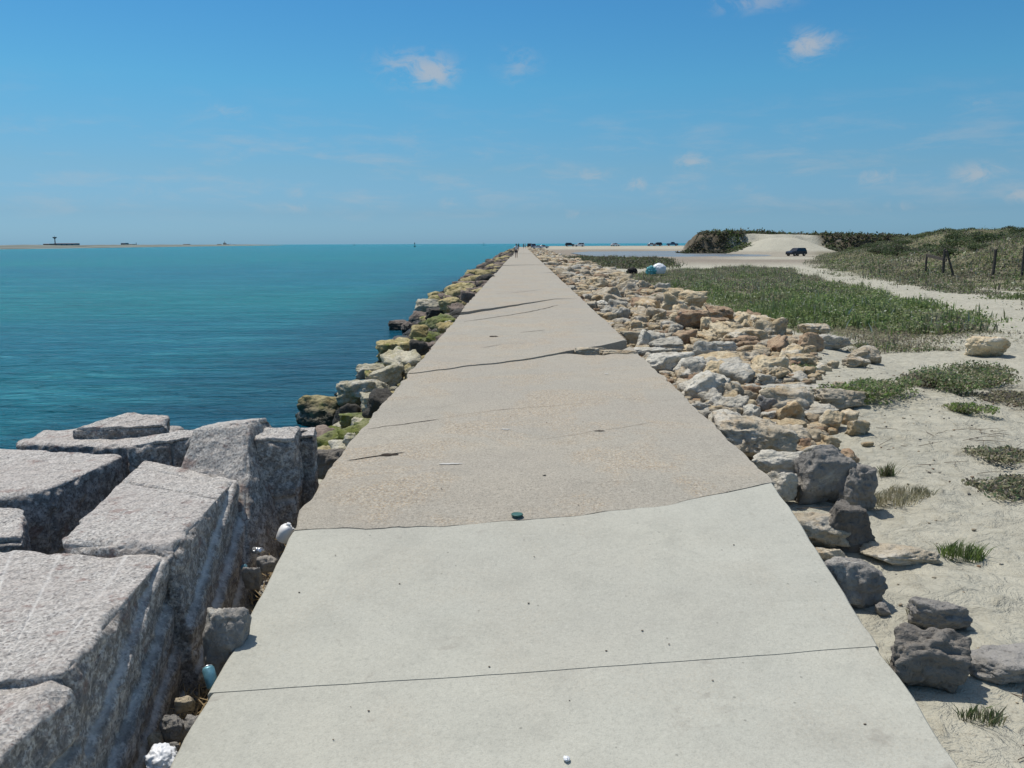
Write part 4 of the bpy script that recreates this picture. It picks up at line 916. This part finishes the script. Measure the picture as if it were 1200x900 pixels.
tuft(1062, 792, 260, .10, .005, (4, 6, 0), 'dry yellow green tuft under the craggy dark rock', .09)
tuft(1150, 845, 120, .1, .006, (2, 4, 0), 'dusky green tuft in the sand at bottom right', .1)
tuft(1080, 722, 160, .07, .005, (6, 4), 'dry wisps beside the tan grey pointed rock', .08)
# straw and twigs (uncountable litter)
def litter(name, pts, mat, label, rad=.003):
    bm = bmesh.new()
    for (x, y, z, l, a, e) in pts:
        d = Vector((math.cos(a)*math.cos(e), math.sin(a)*math.cos(e), math.sin(e)))*l; m_ = Vector((x, y, z))+d*.5+Vector((random.uniform(-.12, .12)*l, random.uniform(-.12, .12)*l, 0))
        cyl(bm, (x, y, z), m_, rad, rad, 4); cyl(bm, m_, Vector((x, y, z))+d, rad, rad*.5, 4)
    o = link(name, bm_mesh(name, bm, mat)); tag(o, label, 'litter', None, 'stuff')
q = []
for _ in range(620):
    y = random.choice([random.gauss(4.15, .28), random.uniform(4.9, 5.9), random.uniform(3.0, 4.7)]); x = random.uniform(-1.82, -1.52)
    q.append((x, y, gz(x, y)+random.uniform(.02, .12), random.uniform(.08, .3), random.gauss(1.5, .6), random.gauss(.05, .15)))
litter('straw', q, M['straw'], 'dry reed straw caught in the gap between granite and walkway')
q = []
for _ in range(520):
    y = random.uniform(2.4, 12); x = random.uniform(2.0, 2+y*.55); 
    if n2([x], [y], .6, 77)[0] < .0: continue
    q.append((x, y, gz(x, y)+.012, random.uniform(.05, .3), random.gauss(.2, .8), random.gauss(.05, .12)))
litter('twigs', q, M['twig'], 'dead twigs and stalks strewn on the sand', .0028)
r = np.random.default_rng(8); peb2 = [(r.uniform(-1.86, -1.5), r.uniform(2.6, 6.2), r.uniform(.04, .13)) for _ in range(260)]
merged(peb2, 'gravel', ['grey', 'cream', 'white'], 'stone chips in the gap between granite and walkway', matw=[.6, .25, .15])
peb3 = [(r.uniform(2.1, 7.5), r.uniform(2.6, 15), r.uniform(.01, .03)) for _ in range(500)]
merged(peb3, 'gravel', ['grey', 'cream', 'brown'], 'scattered pebbles and shell bits on the sand', matw=[.4, .4, .2])
GZ = lambda x, y: gz(x, y)
# dark specks of grit on the walkway
bm = bmesh.new()
for _ in range(45):
    y = random.uniform(2.9, 9); x = random.uniform(XL+.1, XR-.1); s = random.uniform(.002, .005); k = i_for(x, y)
    bmesh.ops.create_icosphere(bm, subdivisions=1, radius=s, matrix=Matrix.Translation((x, y, slabz(y)+offs[k]+tilt[k]*(x-.17)+.004)) @ Matrix.Diagonal((1.6, 1, .6, 1)))
tag(link('grit', bm_mesh('grit', bm, M['twig'])), 'tiny dark grit lying on the walkway', 'grit', None, 'stuff')

# ------------------------------------------------------------------ fence posts
def posts():
    for i, (px, py, tx, h, th, lean, lb) in enumerate([(1084, 322, 0, 1.35, .13, .02, 'dark wooden fence post, leftmost on the dune slope'), (1105, 324, 0, 1.7, .17, -.02, 'thick wooden fence post beside a leaning one'), (1120, 326, 0, 1.65, .13, -.42, 'wooden fence post leaning hard to the left'),
                             (1163, 326, 0, 1.6, .17, .03, 'sturdy wooden post standing alone on the dune slope'), (1197, 327, 0, 1.7, .13, 0, 'wooden fence post at the right photo edge')]):
        b = G(px, py); bm = bmesh.new(); n = 9; rings = 7; vs = []
        for k in range(rings):
            t_ = k/(rings-1); rr = th*.5*(1+.12*random.uniform(-1, 1))*(1.08-.16*t_)
            vs.append([bm.verts.new((math.cos(2*math.pi*j/n)*rr*(1+.15*random.uniform(-1, 1))+lean*h*t_, math.sin(2*math.pi*j/n)*rr, -.3+(h+.3)*t_+(.03*math.sin(j) if k == rings-1 else 0))) for j in range(n)])
        for k in range(rings-1):
            for j in range(n): bm.faces.new((vs[k][j], vs[k][(j+1) % n], vs[k+1][(j+1) % n], vs[k+1][j]))
        bm.faces.new(vs[-1]); o = link('fence_post', bm_mesh('fence_post', bm, M['wood']), loc=b); tag(o, lb, 'fence post', 'old fence posts on the dune')
    a = G(1084, 322); b = G(1105, 324); bm = bmesh.new(); box(bm, (0, 0, 0), ((b-a).length+.5, .06, .18)); an = math.atan2((b-a).y, (b-a).x)
    tag(link('fence_rail', bm_mesh('fence_rail', bm, M['wood']), loc=(a+b)/2+Vector((0, -.12, 1.15)), rot=(0, .05, an)), 'weathered board spanning the two leftmost fence posts', 'fence rail')
posts()

# ------------------------------------------------------------------ litter things
def empty(name, loc, rz=0, rot=None):
    o = bpy.data.objects.new(name, None); COL.objects.link(o); o.location = loc; o.rotation_euler = rot or (0, 0, rz); return o
def lathe(name, prof, mat, n=28, warp=0, seed=0, close=True):
    v = []; f = []
    for i, (r_, z_) in enumerate(prof):
        for j in range(n):
            a = 2*math.pi*j/n; v.append((math.cos(a)*r_, math.sin(a)*r_, z_))
    for i in range(len(prof)-1):
        for j in range(n): f.append((i*n+j, i*n+(j+1) % n, (i+1)*n+(j+1) % n, (i+1)*n+j))
    f.append(tuple(range(n-1, -1, -1))); f.append(tuple(range((len(prof)-1)*n, len(prof)*n)))
    v = np.array(v)
    if warp: v = v*(1+warp*fbm(v*14+seed, 3, seed)[:, None])
    return mkmesh(name, v, f, mat, True)
c = P(250, 806, -.45); e = empty('drink_can', c, rot=(math.radians(-30), math.radians(-28), 0)); e.scale = (.9, .9, .9)
link('can_body', lathe('can_body', [(.026, 0), (.033, .008), (.033, .105), (.027, .118)], M['can_teal'], warp=.03), e)
l_ = link('can_top', lathe('can_top', [(.027, .118), (.0275, .122), (.024, .1215), (.023, .119)], M['alu']), e)
tag(e, 'pale blue drink can standing tilted in straw beside the walkway', 'drink can')
c = P(331, 633, -.24); e = empty('plastic_jug', c, rot=(math.radians(12), math.radians(20), .5))
e.scale = (.8, .8, .8)
link('jug_body', lathe('jug_body', [(.052, 0), (.064, .012), (.065, .085), (.058, .115), (.035, .14), (.03, .142)], M['white_plastic'], warp=.07, seed=3), e)
link('spout', lathe('spout', [(.018, .141), (.018, .16), (.015, .161)], M['white_plastic']), e)
bm = bmesh.new(); pts_ = [Vector((.045, 0, .12)), Vector((.075, 0, .11)), Vector((.085, 0, .07)), Vector((.06, 0, .045))]
for a_, b_ in zip(pts_, pts_[1:]): cyl(bm, a_, b_, .009, .009, 8)
link('handle', bm_mesh('handle', bm, M['white_plastic'], True), e)
tag(e, 'white plastic jug lying in the gap by the walkway corner', 'plastic jug')
def crumple(name, loc, dims, mat, seed, label, cat, amp=.5, lvl=5):
    d, f = ico(lvl); v = d*(1+amp*.45*(np.abs(fbm(d*2.0+seed, 3, seed, .5))-.3)+.06*amp*vn(d*9+seed, seed))[:, None]; v = v/np.abs(v).max(0)*np.array(dims)/2; v[:, 2] = np.maximum(v[:, 2], -dims[2]*.3)
    o = link(name, mkmesh(name, v, f, mat, False), loc=loc); return tag(o, label, cat)
crumple('plastic_bag', P(190, 890, -.56), (.17, .15, .13), M['bag'], 4, 'crumpled white plastic bag in the gap at the bottom left', 'plastic bag', .5)
crumple('plastic_scrap', P(302, 645, -.33), (.11, .08, .05), M['alu'], 5, 'crushed grey plastic cup below the white jug', 'plastic cup', .8, 4)
crumple('plastic_scrap', P(286, 665, -.36), (.05, .05, .05), M['can_teal'], 15, 'small blue plastic scrap in the straw', 'plastic scrap', .8, 4)
crumple('paper_scrap', P(664, 889, slabz(3.2)+.012), (.032, .036, .02), M['bag'], 6, 'tiny crumpled white scrap on the walkway in the foreground', 'paper scrap', .9, 4)
(x_, y_), = poly_keep([(606, 603)]); k_ = i_for(x_, y_)
o = link('bottle_lid', lathe('bottle_lid', [(.036, 0), (.040, .003), (.040, .011), (.036, .014), (.033, .012), (.030, .012)], M['lid_green'], warp=.06), loc=(x_, y_, slabz(y_)+offs[k_]+.006)); tag(o, 'flat dark green plastic lid on the walkway before the ragged joint', 'lid')
b = G(768, 324)
b = Pd(769, 322.5, b.y-2)
crumple('sack', b+Vector((.25, .3, .38)), (1.0, .8, .95), M['bag'], 7, 'bulging white sack lying on the rubble bank', 'sack', .22)
crumple('tarpaulin', b+Vector((-.35, .1, .30)), (.85, .5, .8), M['teal_cloth'], 8, 'crumpled teal tarpaulin leaning against the white sack', 'tarpaulin', .9)
b2 = G(742, 322); crumple('bin_bag', Pd(741, 321, b2.y-2)+Vector((0, 0, .2)), (1.0, .7, .6), M['tyre'], 9, 'dark rubbish heap left of the teal tarpaulin', 'rubbish', .6, 4)

# ------------------------------------------------------------------ vehicles
def prism(name, prof, w0, mat, bev=.05, tap=None):
    bm = bmesh.new(); L = [bm.verts.new((x_, -w0(z_)/2, z_)) for x_, z_ in prof]; Rr = [bm.verts.new((x_, w0(z_)/2, z_)) for x_, z_ in prof]; n = len(prof)
    bm.faces.new(L); bm.faces.new(Rr[::-1])
    for i in range(n): bm.faces.new((L[(i+1) % n], L[i], Rr[i], Rr[(i+1) % n]))
    bmesh.ops.recalc_face_normals(bm, faces=bm.faces[:])
    if bev: bmesh.ops.bevel(bm, geom=bm.edges[:], offset=bev, segments=2, affect='EDGES')
    return bm_mesh(name, bm, mat)
def car(loc, rz, paint, kind, label):
    e = empty('parked_car', loc, rz); PM = M[paint]
    if kind == 'suv':
        body = [(-2.3, .42), (2.25, .38), (2.32, .75), (2.2, 1.0), (1.1, 1.08), (-2.25, 1.1), (-2.38, .8)]; cab = [(1.0, 1.07), (.35, 1.62), (-1.9, 1.66), (-2.2, 1.09)]; roof = [(.36, 1.62), (-1.92, 1.66), (-1.85, 1.72), (.25, 1.70)]
    elif kind == 'sedan':
        body = [(-2.25, .38), (2.25, .35), (2.3, .62), (2.1, .83), (.95, .93), (-1.5, .96), (-2.25, .9), (-2.3, .6)]; cab = [(.95, .92), (.25, 1.36), (-.9, 1.38), (-1.65, .95)]; roof = [(.28, 1.36), (-.92, 1.38), (-.8, 1.44), (.15, 1.42)]
    else:
        body = [(-2.8, .5), (2.6, .45), (2.65, .85), (2.5, 1.12), (1.25, 1.2), (-2.8, 1.18)]; cab = [(1.2, 1.18), (.6, 1.78), (-.6, 1.8), (-.8, 1.19)]; roof = [(.62, 1.78), (-.62, 1.8), (-.55, 1.87), (.5, 1.85)]
    link('body', prism('body', body, lambda z_: 1.82 if z_ < .9 else 1.76, PM, .06), e)
    link('window', prism('window', cab, lambda z_: 1.68 if z_ < 1.2 else 1.42, M['glass_dark'], .03), e)
    link('roof', prism('roof', roof, lambda z_: 1.44, PM, .02), e)
    bm = bmesh.new()
    fx = [p_[0] for p_ in cab]
    for s in (-1, 1):
        for (a_, b_) in ((cab[0], cab[1]), (cab[2], cab[3])):
            cyl(bm, (a_[0], s*(.84 if a_[1] < 1.25 else .71), a_[1]), (b_[0], s*(.84 if b_[1] < 1.25 else .71), b_[1]), .05, .05, 6)
        mx = (cab[1][0]+cab[2][0])/2; cyl(bm, (mx, s*.85, cab[0][1]), (mx, s*.73, cab[1][1]), .045, .045, 6)
    link('pillar', bm_mesh('pillar', bm, PM), e)
    wb = 1.42 if kind != 'pickup' else 1.75; R_ = .34 if kind == 'sedan' else .38
    for sx in (-wb, wb):
        for sy in (-.82, .82):
            bm = bmesh.new(); cyl(bm, (0, -.11, 0), (0, .11, 0), R_, R_, 20); w_ = link('wheel', bm_mesh('wheel', bm, M['tyre']), e, (sx, sy, R_))
            bm = bmesh.new(); cyl(bm, (0, -.125, 0), (0, .125, 0), R_*.6, R_*.55, 14); link('rim', bm_mesh('rim', bm, M['rim']), w_)
    fxx, rxx = max(p_[0] for p_ in body), min(p_[0] for p_ in body)
    for sy in (-.65, .65):
        bm = bmesh.new(); box(bm, (0, 0, 0), (.1, .34, .15), None, .02); link('headlight', bm_mesh('headlight', bm, M['lampw']), e, (fxx-.09, sy, body[2][1]+.02))
        bm = bmesh.new(); box(bm, (0, 0, 0), (.1, .2, .24), None, .02); link('taillight', bm_mesh('taillight', bm, M['lampr']), e, (rxx+.06, sy, .85))
    bm = bmesh.new(); box(bm, (0, 0, 0), (.12, 1.7, .16), None, .03); link('bumper', bm_mesh('bumper', bm, M['tyre']), e, (fxx-.04, 0, .45))
    bm = bmesh.new(); box(bm, (0, 0, 0), (.12, 1.7, .16), None, .03); link('bumper', bm_mesh('bumper', bm, M['tyre']), e, (rxx+.04, 0, .5))
    tag(e, label, 'car', 'cars parked on the beach'); return e
def atcar(px, d): 
    r_ = ray(px, 289); x_ = r_[0]/r_[1]*d; return (x_, d, gz(x_, d))
r_ = ray(933, 299); x_ = r_[0]/r_[1]*176
car((x_, 176, gz(x_, 176)), math.radians(212), 'car_navy', 'suv', 'dark blue vehicle parked in front of the pale sand heap')
for px, d, rz, pt, kd, lb in [(668, 398, 5, 'car_black', 'suv', 'dark vehicle left of the white van sized one on the beach crest'), (679, 392, 182, 'car_white', 'suv', 'large white vehicle in the middle of the beach crest'), (721, 400, 30, 'car_white', 'sedan', 'small white car alone on the beach crest'),
                              (764, 402, 0, 'car_silver', 'sedan', 'grey car left of the black one near the scarp'), (770, 402, 180, 'car_black', 'suv', 'black vehicle on the beach crest near the scarp'), (788, 404, 0, 'car_blue', 'pickup', 'dark pickup truck nearest the scarp on the beach crest'),
                              (621, 385, 80, 'car_black', 'suv', 'dark vehicle right beside the far end of the walkway'), (625, 372, 95, 'car_blue', 'suv', 'dark blue vehicle behind the white cars near the walkway end'), (630, 352, 170, 'car_white', 'sedan', 'white car just right of the walkway end'), (637, 360, 10, 'car_silver', 'sedan', 'silver car right of the white one near the walkway end')]:
    car(atcar(px, d), math.radians(rz), pt, kd, lb)

# ------------------------------------------------------------------ people
def skin_obj(name, pts, eds, mat, parent, sub=2):
    me = bpy.data.meshes.new(name); me.from_pydata([p[:3] for p in pts], eds, []); me.materials.append(mat)
    o = link(name, me, parent); m_ = o.modifiers.new('skin', 'SKIN'); m_.use_smooth_shade = True
    for i, p in enumerate(pts): me.skin_vertices[0].data[i].radius = (p[3], p[4] if len(p) > 4 else p[3])
    me.skin_vertices[0].data[0].use_root = True
    s = o.modifiers.new('sub', 'SUBSURF'); s.levels = s.render_levels = sub; return o
def person(loc, rz, label, shirt, stride=1.0, s=1.0):
    e = empty('person', loc, rz); e.scale = (s, s, s)
    k = stride
    pts = [(0, 0, .92, .13, .10), (0, .0, 1.12, .125, .09), (0, 0, 1.32, .155, .095), (0, 0, 1.42, .06, .06), (0, -.01, 1.50, .05, .055), (0, -.015, 1.58, .075, .09), (0, -.01, 1.67, .06, .075),
           (-.09, 0, .88, .085), (-.10, -.10*k, .50, .06), (-.10, -.02*k-.0, .10, .04), (-.10, -.14*k, .04, .035),
           (.09, 0, .88, .085), (.10, .10*k, .48, .06), (.10, .22*k, .12, .04), (.10, .12*k, .04, .035),
           (-.19, 0, 1.36, .05), (-.24, .08*k, 1.12, .042), (-.23, -.02*k, .88, .03), (-.22, -.05, .80, .028),
           (.19, 0, 1.36, .05), (.24, -.06*k, 1.12, .042), (.23, -.14*k, .90, .03), (.22, -.18, .83, .028)]
    ed = [(0, 1), (1, 2), (2, 3), (3, 4), (4, 5), (5, 6), (0, 7), (7, 8), (8, 9), (9, 10), (0, 11), (11, 12), (12, 13), (13, 14), (2, 15), (15, 16), (16, 17), (17, 18), (2, 19), (19, 20), (20, 21), (21, 22)]
    skin_obj('body', pts, ed, M['skin'], e)
    skin_obj('shirt', [(0, 0, .98, .165, .13), (0, 0, 1.14, .155, .12), (0, 0, 1.33, .185, .125), (0, 0, 1.41, .08, .08), (-.19, 0, 1.36, .07), (-.225, .05*k, 1.2, .062), (.19, 0, 1.36, .07), (.225, -.04*k, 1.2, .062)], [(0, 1), (1, 2), (2, 3), (2, 4), (4, 5), (2, 6), (6, 7)], M[shirt], e)
    skin_obj('shorts', [(0, 0, .96, .16, .13), (-.09, 0, .86, .115), (-.10, -.08*k, .60, .095), (.09, 0, .86, .115), (.10, .08*k, .60, .095)], [(0, 1), (1, 2), (0, 3), (3, 4)], M['shorts'], e)
    d, f = ico(3); v = d*np.array([.088, .105, .085])+np.array([0, .012, 1.66]); v[:, 2] = np.maximum(v[:, 2], 1.58+.1*(d[:, 1] < -.2)*1.0*(d[:, 2] < .3))
    link('hair', mkmesh('hair', v, f, M['hair']), e)
    tag(e, label, 'person', 'people on the walkway'); return e
def onwalk(px, y): r_ = ray(px, 300); x_ = r_[0]/r_[1]*y; k = i_for(x_, y); return (x_, y, float(slabz(y))+offs[k]+tilt[k]*(x_-.17))
person(onwalk(605, 100), math.pi, 'nearest person, in pale shirt and dark shorts, walking away along the walkway left side', 'shirt_white', 1.0, .97)
person(onwalk(607.5, 235), 0, 'distant person in dark clothes at the left edge near the walkway end', 'shirt_dark', .3, 1.05)
person(onwalk(613.5, 290), .4, 'far off person in dark clothes in the middle of the walkway end', 'shirt_dark', .2, 1.0)
person(onwalk(615.5, 296), 1.2, 'far off person in a pale shirt at the walkway end', 'shirt_white', .2, 1.0)

# ------------------------------------------------------------------ far shore, ships, markers
def shore():
    a = P(-420, 294.0, SEA); b = P(268, 287.55, SEA); n = 220; T = np.linspace(0, 1, n); d = (b-a); d.z = 0; nrm = Vector((-d.y, d.x, 0)).normalized()*-1
    if nrm.y < 0: nrm = -nrm
    rows = []
    prof = [(0, -.5), (8, .9), (30, 2.2), (90, 3.0), (200, 1.5), (260, -1)]
    v = []
    for (o_, h_) in prof:
        for k, t_ in enumerate(T):
            p = a+d*t_+nrm*o_; env = min(1, (1-t_)*14); hh = SEA+h_*env*(1+.45*float(n2([p.x], [p.y], .012, int(o_)+5)[0])) if h_ > 0 else SEA+h_
            v.append((p.x, p.y, hh))
    f = [(i*n+k, i*n+k+1, (i+1)*n+k+1, (i+1)*n+k) for i in range(len(prof)-1) for k in range(n-1)]
    o = link('far_shore', mkmesh('far_shore', v, f, M['shore_land'])); o['kind'] = 'structure'
shore()
def farpt(px, extra=20):                                  # point on the far shore seen at px
    a = P(-150, 291.0, SEA); b = P(268, 287.55, SEA); r_ = ray(px, 289); u = Vector((r_[0], r_[1])); 
    d = Vector((b.x-a.x, b.y-a.y)); M2 = np.array([[u.x, -d.x], [u.y, -d.y]]); s = np.linalg.solve(M2, np.array([a.x, a.y]))
    q = u*(s[0]+extra); return Vector((q.x, q.y, SEA+1.8)), s[0]
def fb(name, px0, px1, y0, y1, mat, label, cat, depth=20, roofmat=None):
    p, dd = farpt((px0+px1)/2, 40); sc_ = dd/F; w_ = (px1-px0)*sc_; h_ = (y1-y0)*sc_
    e = empty(name, (p.x, p.y, SEA+1)); bm = bmesh.new(); box(bm, (0, 0, h_/2), (w_, depth, h_)); link('wall', bm_mesh('wall', bm, mat), e)
    bm = bmesh.new(); box(bm, (0, 0, h_+.25), (w_*1.03, depth*1.05, .5), None, 0, (.97, .6)); link('roof', bm_mesh('roof', bm, roofmat or M['far_brown']), e)
    for k in range(max(2, int(w_/9))):
        bm = bmesh.new(); box(bm, (0, 0, 0), (2.5, .3, min(1.6, h_*.4))); link('window', bm_mesh('window', bm, M['glass_dark']), e, (-w_/2+(k+.5)*w_/max(2, int(w_/9)), -depth/2, h_*.55))
    tag(e, label, cat)
fb('warehouse', 66, 91, 285.6, 288.8, M['far_grey'], 'long low grey building right of the tower on the far shore', 'building')
fb('house', 54, 61, 286.0, 288.8, M['far_brown'], 'low brownish building left of the tower on the far shore', 'building')
fb('house', 38, 46, 287.4, 289, M['far_pale'], 'small pale building farthest left on the far shore', 'building')
fb('house', 144, 149, 284.9, 288, M['far_grey'], 'small grey building halfway along the far shore', 'building')
fb('house', 150, 157, 286.2, 288, M['far_pale'], 'low pale building halfway along the far shore, right of the grey one', 'building')
fb('house', 216, 222, 286, 287.4, M['far_grey'], 'faint grey building left of the ship on the far shore', 'building')
p, dd = farpt(65, 30); s_ = dd/F; e = empty('tower', (p.x, p.y, SEA+1))
bm = bmesh.new(); cyl(bm, (0, 0, 0), (0, 0, 10*s_), .65*s_, .5*s_, 10); link('shaft', bm_mesh('shaft', bm, M['far_brown']), e)
bm = bmesh.new(); cyl(bm, (0, 0, 8.8*s_), (0, 0, 10*s_), .7*s_, 2.2*s_, 14); cyl(bm, (0, 0, 10*s_), (0, 0, 10.9*s_), 2.4*s_, 2.2*s_, 14); link('tower_head', bm_mesh('tower_head', bm, M['far_brown']), e)
bm = bmesh.new(); cyl(bm, (0, 0, 10.9*s_), (0, 0, 12.6*s_), .15*s_, .1*s_, 6); link('mast', bm_mesh('mast', bm, M['far_brown']), e)
tag(e, 'tall tower with wide flared head on the far shore', 'tower')
def ship(px, d, L, label, hullm, h=6):
    r_ = ray(px, 287); x_ = r_[0]/r_[1]*d; e = empty('ship', (x_, d, SEA), math.radians(4))
    hp_ = [(-L/2, -1), (L/2-h, -1), (L/2, h*.75), (L/2-.5, h*.8), (L*.3, h*.55), (-L/2, h*.6)]
    link('hull', prism('hull', hp_, lambda z_: L*.16, hullm, 0), e)
    bm = bmesh.new(); box(bm, (-L*.02, 0, h*1.05), (L*.16, L*.12, h*1.0)); box(bm, (-L*.03, 0, h*1.8), (L*.10, L*.1, h*.55)); link('deckhouse', bm_mesh('deckhouse', bm, M['far_pale']), e)
    bm = bmesh.new(); cyl(bm, (-L*.03, 0, h*2), (-L*.03, 0, h*3.4), .5, .3, 6); cyl(bm, (L*.25, 0, h*.5), (L*.25, 0, h*1.6), .5, .4, 6); link('mast', bm_mesh('mast', bm, M['far_brown']), e)
    bm = bmesh.new(); box(bm, (-L*.3, 0, h*.8), (L*.2, L*.12, h*.5)); box(bm, (L*.15, 0, h*.75), (L*.1, L*.1, h*.4)); link('cargo', bm_mesh('cargo', bm, M['hull_red']), e)
    tag(e, label, 'ship')
ship(264, 2700, 62, 'red brown ship lying at the end of the far shore', M['hull_red'], 4.5)
ship(160, 1500, 14, 'small dark boat in front of the far shore', M['steel_dark'], 2.2)
def marker(px, d, h, label):
    r_ = ray(px, 287); x_ = r_[0]/r_[1]*d; e = empty('channel_marker', (x_, d, SEA)); s_ = h/8
    bm = bmesh.new(); cyl(bm, (0, 0, -1), (0, 0, 1.2*s_), 1.7*s_, 1.6*s_, 14); link('float', bm_mesh('float', bm, M['steel_dark']), e)
    bm = bmesh.new()
    for k in range(4):
        a_ = math.pi/4+k*math.pi/2; cyl(bm, (math.cos(a_)*1.2*s_, math.sin(a_)*1.2*s_, 1.2*s_), (math.cos(a_)*.35*s_, math.sin(a_)*.35*s_, 6*s_), .13*s_, .1*s_, 6)
    for zz in (2.8, 4.4): box(bm, (0, 0, zz*s_), ((2.3-zz*.3)*s_, (2.3-zz*.3)*s_, .12*s_))
    link('frame', bm_mesh('frame', bm, M['steel_dark']), e)
    bm = bmesh.new(); box(bm, (0, 0, 5.2*s_), (1.5*s_, .12*s_, 1.6*s_)); box(bm, (0, 0, 5.2*s_), (.12*s_, 1.5*s_, 1.6*s_)); link('daymark', bm_mesh('daymark', bm, M['steel_dark']), e)
    bm = bmesh.new(); cyl(bm, (0, 0, 6*s_), (0, 0, 7.2*s_), .3*s_, .2*s_, 8); link('lantern', bm_mesh('lantern', bm, M['steel_dark']), e)
    tag(e, label, 'channel marker')
marker(486, 900, 5.4, 'dark channel marker, largest on the horizon left of the walkway'); marker(415, 1500, 4.6, 'tiny channel marker farthest left on the horizon'); marker(567, 1500, 5.5, 'tiny channel marker closest to the walkway on the horizon')
